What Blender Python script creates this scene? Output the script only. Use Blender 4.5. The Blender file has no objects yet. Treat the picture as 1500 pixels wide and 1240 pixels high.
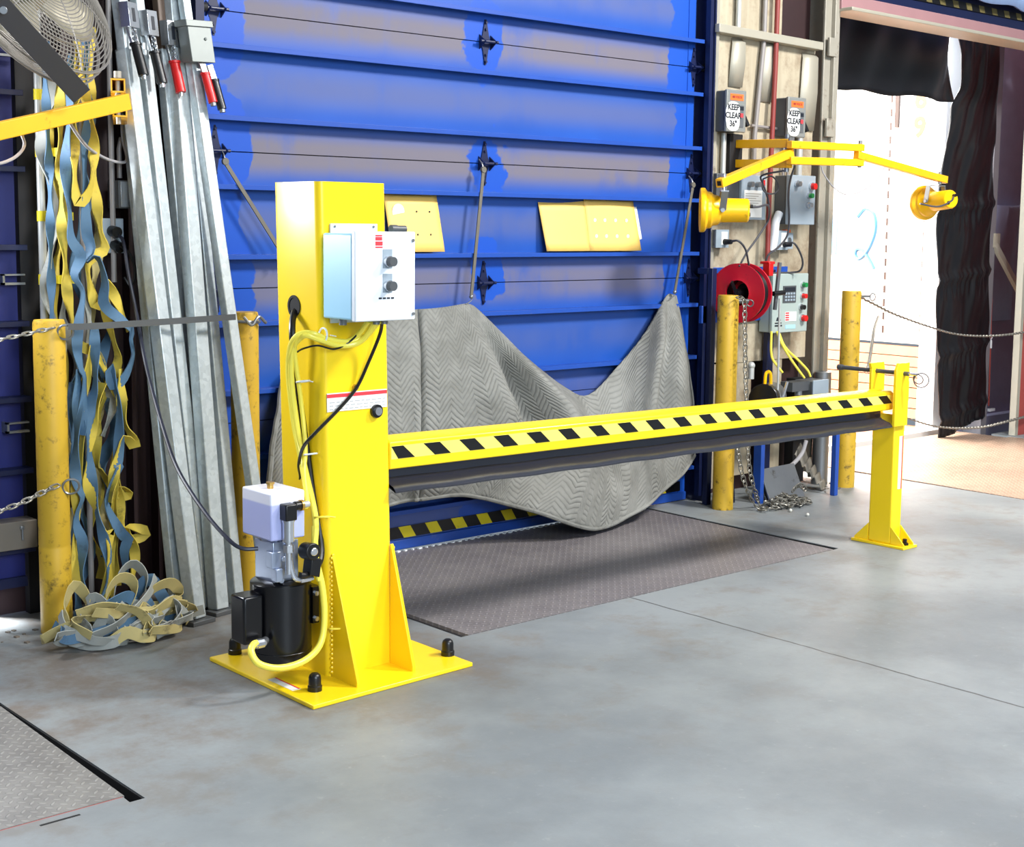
import bpy, bmesh, math, random
from mathutils import Vector, Matrix
random.seed(7)
S = bpy.context.scene
COL = S.collection

# ---------------------------------------------------------------- camera, world, lights, exposure
cam_data = bpy.data.cameras.new('camera')
cam = bpy.data.objects.new('camera', cam_data)
COL.objects.link(cam)
cam_data.sensor_width = 36.0
cam_data.lens = 36.0 * 2081.5 / 1500.0
cam_data.shift_y = -(620.0 - 570.8) / 1500.0
cam_data.clip_end = 200
_r = Vector((0.751283, -0.659894, 0.010633))
_d = Vector((-0.067903, -0.093312, -0.993319))
_f = Vector((0.656477, 0.745542, -0.114913))
cam.matrix_world = Matrix(((_r.x, -_d.x, -_f.x, 0), (_r.y, -_d.y, -_f.y, 0), (_r.z, -_d.z, -_f.z, 1.42), (0, 0, 0, 1)))
S.camera = cam

S.view_settings.view_transform = 'Standard'
S.view_settings.look = 'None'
S.view_settings.gamma = 1.0
S.view_settings.use_curve_mapping = False
S.view_settings.exposure = 0.32
S.cycles.use_denoising = True

wd = bpy.data.worlds.new('world')
S.world = wd
wd.use_nodes = True
_bg = wd.node_tree.nodes['Background']
_bg.inputs[0].default_value = (0.74, 0.87, 1.0, 1)
_bg.inputs[1].default_value = 0.26

def area(name, loc, target, size, power, color=(1, 1, 1), sy=None):
    l = bpy.data.lights.new(name, 'AREA')
    l.energy = power
    l.color = color
    l.size = size
    if sy:
        l.shape = 'RECTANGLE'
        l.size_y = sy
    o = bpy.data.objects.new(name, l)
    COL.objects.link(o)
    o.location = loc
    o.rotation_euler = (Vector(target) - Vector(loc)).to_track_quat('-Z', 'Y').to_euler()
    return o

# high-bay lamps of the hall, above and in front of the doors
area('high_bay_lamp', (6.3, 0.8, 4.6), (4.9, 4.3, 0.4), 0.8, 330, (1.0, 0.98, 0.95))
area('high_bay_lamp', (3.9, 0.2, 4.8), (4.0, 4.3, 0.5), 0.9, 130, (1.0, 0.98, 0.96))
# cool daylight from the hall's open side behind the camera
area('hall_daylight', (1.0, -3.2, 3.0), (2.4, 2.2, 0.2), 2.4, 330, (0.76, 0.88, 1.0))
# unseen lamp added by the left bay's door, for sheen on the column
area('column_sheen_lamp', (1.50, 4.84, 1.66), (1.55, 3.5, 1.60), 0.5, 36, (0.93, 0.96, 1.0))
# daylight through the translucent trailer roof and round the shelter
area('trailer_daylight', (7.75, 8.2, 2.75), (8.95, 7.4, 0.6), 2.2, 900, (1.0, 0.95, 0.88), 4.0)
area('shelter_daylight', (8.35, 5.50, 2.9), (8.7, 5.35, 0.0), 0.35, 60, (0.92, 0.96, 1.0))
# daylight outside the left bay, entering under the door
area('yard_daylight', (1.2, 6.6, 1.6), (1.75, 4.9, 0.0), 1.2, 800, (0.9, 0.95, 1.0))

# ---------------------------------------------------------------- materials
def lin(c):
    if isinstance(c, str):
        c = [int(c[i:i + 2], 16) / 255 for i in (0, 2, 4)]
    return tuple((v / 12.92 if v <= 0.04045 else ((v + 0.055) / 1.055) ** 2.4) for v in c) + (1.0,)

def nd(nt, kind, **kw):
    n = nt.nodes.new(kind)
    for k, v in kw.items():
        if k == 'inp':
            for i, x in v.items():
                if isinstance(x, bpy.types.NodeSocket):
                    nt.links.new(x, n.inputs[i])
                else:
                    n.inputs[i].default_value = x
        else:
            setattr(n, k, v)
    return n

def M_(nt, op, a, b=0.0, c=0.0):
    return nd(nt, 'ShaderNodeMath', operation=op, inp={0: a, 1: b, 2: c}).outputs[0]

def mixc(nt, fac, a, b):
    return nd(nt, 'ShaderNodeMix', data_type='RGBA', inp={0: fac, 6: a, 7: b}).outputs[2]

def sstep(nt, v, lo, hi):
    return nd(nt, 'ShaderNodeMapRange', interpolation_type='SMOOTHSTEP', inp={0: v, 1: lo, 2: hi, 3: 0.0, 4: 1.0}).outputs[0]

def noise(nt, scale, detail=4.0, vec=None, rough=0.6):
    n = nd(nt, 'ShaderNodeTexNoise', inp={'Scale': scale, 'Detail': detail, 'Roughness': rough})
    if vec is not None:
        nt.links.new(vec, n.inputs['Vector'])
    return n.outputs['Fac']

def newmat(name):
    m = bpy.data.materials.new(name)
    m.use_nodes = True
    nt = m.node_tree
    return m, nt, nt.nodes['Principled BSDF']

def pos(nt):
    return nd(nt, 'ShaderNodeNewGeometry').outputs['Position']

def bump(nt, b, h, strength=0.3, dist=0.01):
    n = nd(nt, 'ShaderNodeBump', inp={'Strength': strength, 'Distance': dist, 'Height': h})
    nt.links.new(n.outputs[0], b.inputs['Normal'])

def simple(name, col, rough=0.5, metal=0.0, var=0.12, scale=9.0, dirt=None, dirt_amt=0.0, dirt_scale=14.0, spec=0.5, bmp=0.0):
    """painted / plain surface with slight tonal variation and optional dirt blotches"""
    m, nt, b = newmat(name)
    c = lin(col)
    p = pos(nt)
    f = noise(nt, scale, 5, p)
    lo = tuple(max(0, v * (1 - var)) for v in c[:3]) + (1,)
    hi = tuple(min(1, v * (1 + var)) for v in c[:3]) + (1,)
    out = mixc(nt, f, lo, hi)
    if dirt:
        g = sstep(nt, noise(nt, dirt_scale, 8, p, 0.7), 0.62 - dirt_amt * 0.25, 0.78 - dirt_amt * 0.2)
        out = mixc(nt, M_(nt, 'MULTIPLY', g, 0.85), out, lin(dirt))
    nt.links.new(out, b.inputs['Base Color'])
    b.inputs['Roughness'].default_value = rough
    b.inputs['Metallic'].default_value = metal
    b.inputs['Specular IOR Level'].default_value = spec
    if bmp:
        bump(nt, b, noise(nt, scale * 6, 4, p), bmp, 0.004)
    return m

MT = {}
MT['gate_yellow'] = simple('gate_yellow_paint', (0.98, 0.83, 0.10), 0.30, var=0.03)
MT['old_yellow'] = simple('old_yellow_paint', (0.77, 0.62, 0.16), 0.5, var=0.12, dirt=(0.20, 0.16, 0.10), dirt_amt=0.35, dirt_scale=20)
MT['arm_yellow'] = simple('arm_yellow_paint', (0.93, 0.68, 0.06), 0.4, var=0.08, dirt=(0.55, 0.36, 0.05), dirt_amt=0.1)
MT['lamp_yellow'] = simple('lamp_yellow_paint', (0.95, 0.72, 0.02), 0.3, var=0.06, dirt=(0.5, 0.36, 0.08), dirt_amt=0.1, dirt_scale=30)
MT['tape_yellow'] = simple('tape_yellow', (0.97, 0.92, 0.42), 0.4, var=0.03)
MT['stripe_yellow'] = simple('stripe_yellow', (0.85, 0.78, 0.10), 0.5, var=0.12, dirt=(0.3, 0.28, 0.1), dirt_amt=0.1)
MT['black'] = simple('black_plastic', (0.05, 0.05, 0.06), 0.35, var=0.1)
MT['black_paint'] = simple('black_paint', (0.035, 0.035, 0.05), 0.25, var=0.1)
MT['rubber'] = simple('black_rubber', (0.13, 0.14, 0.19), 0.22, var=0.15, spec=0.9)
MT['tape_black'] = simple('tape_black', (0.04, 0.04, 0.05), 0.4, var=0.1)
MT['blue_steel'] = simple('blue_painted_steel', (0.11, 0.28, 0.62), 0.4, var=0.12, dirt=(0.35, 0.38, 0.55), dirt_amt=0.12)
MT['blue_dark'] = simple('dark_blue_steel', (0.05, 0.09, 0.24), 0.4, var=0.2)
MT['galv'] = None
MT['steel'] = simple('grey_steel', (0.55, 0.56, 0.57), 0.35, 0.7, var=0.12, dirt=(0.35, 0.33, 0.3), dirt_amt=0.15)
MT['chrome'] = simple('bright_steel', (0.82, 0.83, 0.85), 0.2, 0.9, var=0.05)
MT['chain'] = simple('chain_steel', (0.50, 0.49, 0.46), 0.4, 0.6, var=0.2)
MT['grey_paint'] = simple('grey_enamel', (0.48, 0.49, 0.48), 0.4, var=0.05)
MT['dark_grey'] = simple('dark_grey_paint', (0.29, 0.30, 0.31), 0.45, var=0.08)
MT['panel_grey'] = simple('panel_grey', (0.56, 0.61, 0.65), 0.4, var=0.05)
MT['keypad_grey'] = simple('keypad_box_grey', (0.62, 0.67, 0.65), 0.4, var=0.04)
MT['ctrl_blue'] = simple('control_box_blue', (0.63, 0.83, 0.93), 0.35, var=0.02)
MT['white'] = simple('white_paint', (0.88, 0.90, 0.92), 0.4, var=0.02)
MT['paper'] = simple('white_paper', (0.90, 0.90, 0.88), 0.7, var=0.03)
MT['red'] = simple('red_plastic', (0.80, 0.10, 0.10), 0.35, var=0.06)
MT['reel_red'] = simple('reel_red', (0.72, 0.07, 0.16), 0.35, var=0.12, dirt=(0.3, 0.08, 0.1), dirt_amt=0.12)
MT['pipe_red'] = simple('pipe_red', (0.52, 0.20, 0.18), 0.5, var=0.15)
MT['green'] = simple('green_plastic', (0.08, 0.50, 0.25), 0.35)
MT['orange'] = simple('orange_label', (0.95, 0.42, 0.18), 0.5, var=0.06)
MT['text_red'] = simple('red_print', (0.90, 0.22, 0.25), 0.5)
MT['text_dark'] = simple('dark_print', (0.10, 0.12, 0.16), 0.5)
MT['text_blue'] = simple('blue_marker', (0.30, 0.52, 0.68), 0.6)
MT['text_tan'] = simple('tan_stencil', (0.45, 0.36, 0.22), 0.6)
MT['blue_tag'] = simple('blue_tag', (0.15, 0.40, 0.90), 0.4)
MT['manila'] = simple('manila_card', (0.95, 0.78, 0.42), 0.55, var=0.08, scale=6)
MT['wood_handle'] = simple('rod_grey', (0.42, 0.40, 0.36), 0.5, 0.2, var=0.2)
MT['maroon'] = simple('dark_red_steel', (0.17, 0.09, 0.10), 0.6, var=0.3)
MT['dark_void'] = simple('dark_steel', (0.05, 0.045, 0.06), 0.7, var=0.3)
MT['purple'] = simple('mauve_primer', (0.60, 0.45, 0.46), 0.5, var=0.08)
MT['red_primer'] = simple('red_primer', (0.62, 0.27, 0.24), 0.5, var=0.12)
MT['jamb'] = simple('worn_grey_steel', (0.62, 0.60, 0.55), 0.5, 0.2, var=0.2, dirt=(0.33, 0.26, 0.2), dirt_amt=0.25, dirt_scale=9)
MT['jamb_grey'] = simple('grey_channel', (0.46, 0.45, 0.47), 0.45, 0.2, var=0.1)
MT['shelter_wall'] = simple('shelter_side_wall', (0.60, 0.60, 0.70), 0.5, var=0.15)
MT['curtain'] = simple('black_vinyl', (0.07, 0.065, 0.08), 0.36, var=0.3, scale=5)
MT['conduit'] = simple('conduit_grey', (0.72, 0.73, 0.72), 0.4, 0.3, var=0.08)
MT['conduit_dim'] = simple('dusty_conduit', (0.55, 0.53, 0.52), 0.5, 0.2, var=0.12)
MT['flap'] = simple('bent_sheet_metal', (0.66, 0.64, 0.58), 0.45, 0.2, var=0.08)
MT['trailer_white'] = simple('trailer_liner_white', (0.92, 0.91, 0.89), 0.5, var=0.02)
MT['trailer_wood'] = simple('trailer_wood', (0.78, 0.56, 0.43), 0.6, var=0.15)
MT['slot'] = simple('slot_brown', (0.20, 0.13, 0.11), 0.6)
MT['hose_yellow'] = simple('yellow_cable', (1.0, 0.92, 0.34), 0.35, var=0.04)
MT['hose_black'] = simple('black_hose', (0.045, 0.045, 0.055), 0.35)
MT['cord_blue'] = simple('dark_cord', (0.12, 0.13, 0.19), 0.4)
MT['cord_grey'] = simple('grey_cord', (0.25, 0.25, 0.27), 0.45)
MT['cord_light'] = simple('light_grey_cord', (0.62, 0.61, 0.62), 0.45)
MT['brown_rod'] = simple('brown_tube', (0.34, 0.27, 0.22), 0.5, var=0.15)
MT['fan_grey'] = simple('fan_bracket_grey', (0.22, 0.22, 0.24), 0.45, var=0.06)
MT['wire'] = simple('dusty_wire', (0.55, 0.53, 0.50), 0.4, 0.3, var=0.15)
MT['blade'] = simple('fan_blade', (0.66, 0.63, 0.55), 0.4, 0.2, var=0.1)
MT['strap_y'] = simple('yellow_webbing', (0.76, 0.67, 0.24), 0.7, var=0.2, dirt=(0.33, 0.29, 0.16), dirt_amt=0.3, dirt_scale=9)
MT['strap_b'] = simple('blue_webbing', (0.28, 0.41, 0.52), 0.7, var=0.2, dirt=(0.18, 0.22, 0.28), dirt_amt=0.3, dirt_scale=9)
MT['strap_g'] = simple('dirty_grey_webbing', (0.60, 0.61, 0.59), 0.75, var=0.2, dirt=(0.28, 0.26, 0.22), dirt_amt=0.3, dirt_scale=9)
MT['strap_t'] = simple('dirty_tan_webbing', (0.72, 0.66, 0.44), 0.75, var=0.2, dirt=(0.3, 0.27, 0.2), dirt_amt=0.3, dirt_scale=9)
MT['tan_box'] = simple('tan_box', (0.45, 0.42, 0.38), 0.5, var=0.1)
MT['corrug'] = simple('corrugated_grey', (0.46, 0.44, 0.40), 0.6, var=0.15)
MT['debris'] = simple('debris', (0.42, 0.38, 0.34), 0.8, var=0.3)
MT['white_bit'] = simple('white_pellet', (0.85, 0.84, 0.8), 0.6)
MT['block_grey'] = simple('cast_grey', (0.46, 0.48, 0.47), 0.45, 0.3, var=0.15)
MT['fine_print'] = simple('fine_print', (0.66, 0.66, 0.66), 0.6)
MT['shaded_stripe'] = simple('shaded_stripe', (0.42, 0.38, 0.22), 0.7, var=0.2)  # yellow dulled to carry the shade behind the header beam
MT['shade_blue'] = simple('shade_blue_door_sheet', (0.07, 0.11, 0.40), 0.5, var=0.2)  # deep shade of the left bay put into its door's blue
MT['pit'] = simple('pit_dark', (0.035, 0.03, 0.03), 0.8)
MT['quilt_blue'] = simple('pale_blue_quilt', (0.55, 0.64, 0.80), 0.7, var=0.12, scale=40)
MT['bluish_metal'] = simple('valve_metal', (0.70, 0.74, 0.82), 0.25, 0.7, var=0.1)
MT['brass'] = simple('brass', (0.80, 0.65, 0.35), 0.3, 0.8)

def galv():
    m, nt, b = newmat('galvanised_steel')
    p = pos(nt)
    v = nd(nt, 'ShaderNodeTexVoronoi', inp={'Vector': p, 'Scale': 60.0}).outputs['Color']
    s = nd(nt, 'ShaderNodeSeparateColor', inp={0: v}).outputs[0]
    n = noise(nt, 5, 5, p)
    f = M_(nt, 'ADD', M_(nt, 'MULTIPLY', s, 0.3), M_(nt, 'MULTIPLY', n, 0.7))
    nt.links.new(mixc(nt, f, lin((0.62, 0.66, 0.67)), lin((0.86, 0.89, 0.90))), b.inputs['Base Color'])
    b.inputs['Metallic'].default_value = 0.45
    b.inputs['Roughness'].default_value = 0.38
    return m
MT['galv'] = galv()

def tank():
    m, nt, b = newmat('milky_plastic')
    z = nd(nt, 'ShaderNodeSeparateXYZ', inp={0: pos(nt)}).outputs[2]
    f = sstep(nt, z, 0.578, 0.586)
    nt.links.new(mixc(nt, f, lin((0.68, 0.70, 0.86)), lin((0.88, 0.88, 0.92))), b.inputs['Base Color'])
    b.inputs['Roughness'].default_value = 0.35
    b.inputs['Subsurface Weight'].default_value = 0.3
    b.inputs['Subsurface Radius'].default_value = (0.05, 0.05, 0.06)
    return m
MT['tank'] = tank()

SEAM0, SECT = 1.162, 0.531
HINGE_X = (2.79, 4.146, 5.525)
def door_blue():
    m, nt, b = newmat('dusty_blue_door')
    p = pos(nt)
    sp = nd(nt, 'ShaderNodeSeparateXYZ', inp={0: p})
    x, z = sp.outputs[0], sp.outputs[2]
    ds = M_(nt, 'PINGPONG', M_(nt, 'ADD', z, SECT * 4 - SEAM0), SECT / 2)
    n1 = noise(nt, 2.2, 6, p)
    st = nd(nt, 'ShaderNodeMapping', inp={'Vector': p, 'Scale': (14.0, 14.0, 1.3)}).outputs[0]
    n2 = noise(nt, 1.0, 5, st)
    near = M_(nt, 'SUBTRACT', 1.0, sstep(nt, ds, 0.03, 0.14))
    mid = sstep(nt, ds, 0.15, 0.26)
    dust = M_(nt, 'ADD', M_(nt, 'MULTIPLY', near, 1.0), M_(nt, 'MULTIPLY', mid, 0.72))
    hi_z = sstep(nt, z, 0.5, 1.5)
    dust = M_(nt, 'MULTIPLY', dust, M_(nt, 'ADD', 0.35, M_(nt, 'MULTIPLY', hi_z, 0.65)))
    dust = M_(nt, 'MULTIPLY', dust, sstep(nt, M_(nt, 'ADD', M_(nt, 'MULTIPLY', n1, 0.75), M_(nt, 'MULTIPLY', n2, 0.25)), 0.22, 0.52))
    # oily clean patches around every hinge and down the edges
    dx = None
    for hx in HINGE_X:
        d = M_(nt, 'ABSOLUTE', M_(nt, 'SUBTRACT', x, hx))
        dx = d if dx is None else M_(nt, 'MINIMUM', dx, d)
    r = M_(nt, 'SQRT', M_(nt, 'ADD', M_(nt, 'POWER', dx, 2.0), M_(nt, 'MULTIPLY', M_(nt, 'POWER', ds, 2.0), 0.5)))
    n3 = noise(nt, 4.2, 4, p)
    rr = M_(nt, 'ADD', r, M_(nt, 'MULTIPLY', M_(nt, 'SUBTRACT', n3, 0.5), 0.34))
    edge = M_(nt, 'MAXIMUM', M_(nt, 'SUBTRACT', 1.0, sstep(nt, x, 2.85, 3.05)), sstep(nt, x, 5.2, 5.45))
    lim = M_(nt, 'ADD', 0.10, M_(nt, 'MULTIPLY', edge, 0.13))
    clean = sstep(nt, M_(nt, 'SUBTRACT', rr, lim), -0.008, 0.008)
    dust = M_(nt, 'MULTIPLY', dust, clean)
    blue = mixc(nt, n1, lin((0.10, 0.27, 0.59)), lin((0.14, 0.34, 0.68)))
    blue = mixc(nt, M_(nt, 'SUBTRACT', 1.0, clean), blue, lin((0.10, 0.30, 0.68)))
    dcol = mixc(nt, near, lin((0.30, 0.34, 0.51)), lin((0.41, 0.39, 0.44)))
    nt.links.new(mixc(nt, dust, blue, dcol), b.inputs['Base Color'])
    nt.links.new(M_(nt, 'ADD', 0.36, M_(nt, 'MULTIPLY', dust, 0.3)), b.inputs['Roughness'])
    return m
MT['door'] = door_blue()

def concrete():
    m, nt, b = newmat('sealed_concrete')
    p = pos(nt)
    sp = nd(nt, 'ShaderNodeSeparateXYZ', inp={0: p})
    n1 = noise(nt, 0.9, 8, p, 0.62)
    n2 = noise(nt, 4.0, 10, p, 0.7)
    n3 = noise(nt, 26.0, 8, p, 0.7)
    c = mixc(nt, sstep(nt, n1, 0.35, 0.65), lin((0.44, 0.46, 0.47)), lin((0.53, 0.55, 0.555)))
    far = sstep(nt, sp.outputs[1], 2.2, 3.4)
    c = mixc(nt, M_(nt, 'MULTIPLY', sstep(nt, n2, 0.48, 0.66), M_(nt, 'ADD', 0.10, M_(nt, 'MULTIPLY', far, 0.32))), c, lin((0.44, 0.39, 0.33)))
    c = mixc(nt, M_(nt, 'MULTIPLY', sstep(nt, n3, 0.58, 0.8), 0.35), c, lin((0.70, 0.70, 0.68)))
    # dusty brown wear towards the wall between the pits
    y = sp.outputs[1]
    x = sp.outputs[0]
    wear = M_(nt, 'MULTIPLY', sstep(nt, y, 2.9, 3.9), M_(nt, 'SUBTRACT', 1.0, sstep(nt, x, 2.6, 3.4)))
    c = mixc(nt, M_(nt, 'MULTIPLY', wear, M_(nt, 'MULTIPLY', sstep(nt, n2, 0.35, 0.6), 0.55)), c, lin((0.40, 0.33, 0.27)))
    # control joint
    wob = M_(nt, 'MULTIPLY', M_(nt, 'SUBTRACT', noise(nt, 7, 4, p), 0.5), 0.02)
    dj = M_(nt, 'ABSOLUTE', M_(nt, 'ADD', M_(nt, 'SUBTRACT', x, 3.888), wob))
    j = M_(nt, 'MULTIPLY', M_(nt, 'LESS_THAN', dj, 0.0042), M_(nt, 'LESS_THAN', y, 3.94))
    c = mixc(nt, M_(nt, 'MULTIPLY', j, 0.8), c, lin((0.20, 0.19, 0.19)))
    nt.links.new(c, b.inputs['Base Color'])
    nt.links.new(M_(nt, 'ADD', 0.34, M_(nt, 'MULTIPLY', n2, 0.34)), b.inputs['Roughness'])
    bump(nt, b, M_(nt, 'ADD', n3, M_(nt, 'MULTIPLY', j, -2.0)), 0.12, 0.004)
    return m
MT['floor'] = concrete()

def tread(name, base, wear):
    """steel tread plate: rows of raised lozenges at alternating slants"""
    m, nt, b = newmat(name)
    p = pos(nt)
    sp = nd(nt, 'ShaderNodeSeparateXYZ', inp={0: p})
    k = 38.0
    a = M_(nt, 'MULTIPLY', M_(nt, 'ADD', sp.outputs[0], sp.outputs[1]), k * 0.7071)
    c_ = M_(nt, 'MULTIPLY', M_(nt, 'SUBTRACT', sp.outputs[0], sp.outputs[1]), k * 0.7071)
    fa, fc = M_(nt, 'FLOOR', a), M_(nt, 'FLOOR', c_)
    par = M_(nt, 'MODULO', M_(nt, 'ABSOLUTE', M_(nt, 'ADD', fa, fc)), 2.0)
    u = M_(nt, 'SUBTRACT', M_(nt, 'FRACT', M_(nt, 'ADD', a, 200.0)), 0.5)
    v = M_(nt, 'SUBTRACT', M_(nt, 'FRACT', M_(nt, 'ADD', c_, 200.0)), 0.5)
    def el(s, t):
        return M_(nt, 'ADD', M_(nt, 'POWER', M_(nt, 'MULTIPLY', s, 2.2), 2.0), M_(nt, 'POWER', M_(nt, 'MULTIPLY', t, 6.5), 2.0))
    e = M_(nt, 'ADD', M_(nt, 'MULTIPLY', par, el(u, v)), M_(nt, 'MULTIPLY', M_(nt, 'SUBTRACT', 1.0, par), el(v, u)))
    h = M_(nt, 'SUBTRACT', 1.0, sstep(nt, e, 0.5, 1.1))
    n1 = noise(nt, 1.6, 8, p, 0.65)
    n2 = noise(nt, 14, 6, p, 0.65)
    f = M_(nt, 'ADD', M_(nt, 'MULTIPLY', n1, 0.6), M_(nt, 'MULTIPLY', n2, 0.4))
    c = mixc(nt, sstep(nt, f, 0.35, 0.65), lin(base), lin(wear))
    c = mixc(nt, M_(nt, 'MULTIPLY', h, 0.35), c, lin(tuple(min(1, q * 1.35) for q in wear)))
    nt.links.new(c, b.inputs['Base Color'])
    b.inputs['Metallic'].default_value = 0.25
    b.inputs['Roughness'].default_value = 0.48
    bump(nt, b, h, 0.6, 0.003)
    return m
MT['tread'] = tread('tread_plate', (0.43, 0.41, 0.42), (0.51, 0.49, 0.49))
MT['tread_left'] = tread('tread_plate_left', (0.42, 0.41, 0.40), (0.54, 0.53, 0.51))
MT['tread_warm_light'] = tread('tread_plate_warm_light', (0.58, 0.48, 0.41), (0.68, 0.58, 0.50))  # reddish steel, with warm reflected light mixed into its colour

def ply():
    m, nt, b = newmat('worn_cream_sheet')
    p = pos(nt)
    st = nd(nt, 'ShaderNodeMapping', inp={'Vector': p, 'Scale': (16.0, 16.0, 0.9)}).outputs[0]
    n1 = noise(nt, 1.0, 6, st)
    n2 = noise(nt, 3.0, 8, p, 0.7)
    c = mixc(nt, n1, lin((0.54, 0.49, 0.40)), lin((0.78, 0.74, 0.65)))
    c = mixc(nt, M_(nt, 'MULTIPLY', sstep(nt, n2, 0.45, 0.68), 0.75), c, lin((0.42, 0.33, 0.24)))
    nt.links.new(c, b.inputs['Base Color'])
    b.inputs['Roughness'].default_value = 0.55
    return m
MT['ply'] = ply()

def quilt(name, base, dark):
    m, nt, b = newmat(name)
    uv = nd(nt, 'ShaderNodeUVMap').outputs[0]
    sp = nd(nt, 'ShaderNodeSeparateXYZ', inp={0: uv})
    tri = M_(nt, 'PINGPONG', sp.outputs[0], 0.062)
    w = M_(nt, 'ADD', M_(nt, 'ADD', sp.outputs[1], M_(nt, 'MULTIPLY', noise(nt, 5.0, 3, pos(nt)), 0.05)), M_(nt, 'MULTIPLY', tri, 1.0))
    q = M_(nt, 'ABSOLUTE', M_(nt, 'SINE', M_(nt, 'MULTIPLY', w, math.pi / 0.026)))
    h = M_(nt, 'POWER', q, 0.5)
    p = pos(nt)
    n1 = noise(nt, 3.0, 8, p, 0.7)
    n2 = noise(nt, 30, 5, p)
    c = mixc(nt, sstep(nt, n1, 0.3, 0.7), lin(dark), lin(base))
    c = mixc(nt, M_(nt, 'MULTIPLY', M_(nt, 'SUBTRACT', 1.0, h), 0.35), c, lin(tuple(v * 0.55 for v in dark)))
    nt.links.new(c, b.inputs['Base Color'])
    b.inputs['Roughness'].default_value = 0.8
    b.inputs['Specular IOR Level'].default_value = 0.2
    hm = M_(nt, 'MULTIPLY', h, M_(nt, 'ADD', 0.25, sstep(nt, noise(nt, 4.5, 3, p), 0.38, 0.62)))
    bump(nt, b, M_(nt, 'ADD', hm, M_(nt, 'MULTIPLY', n2, 0.25)), 0.5, 0.008)
    return m
MT['quilt'] = quilt('grey_quilted_blanket', (0.57, 0.57, 0.55), (0.44, 0.44, 0.42))

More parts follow.
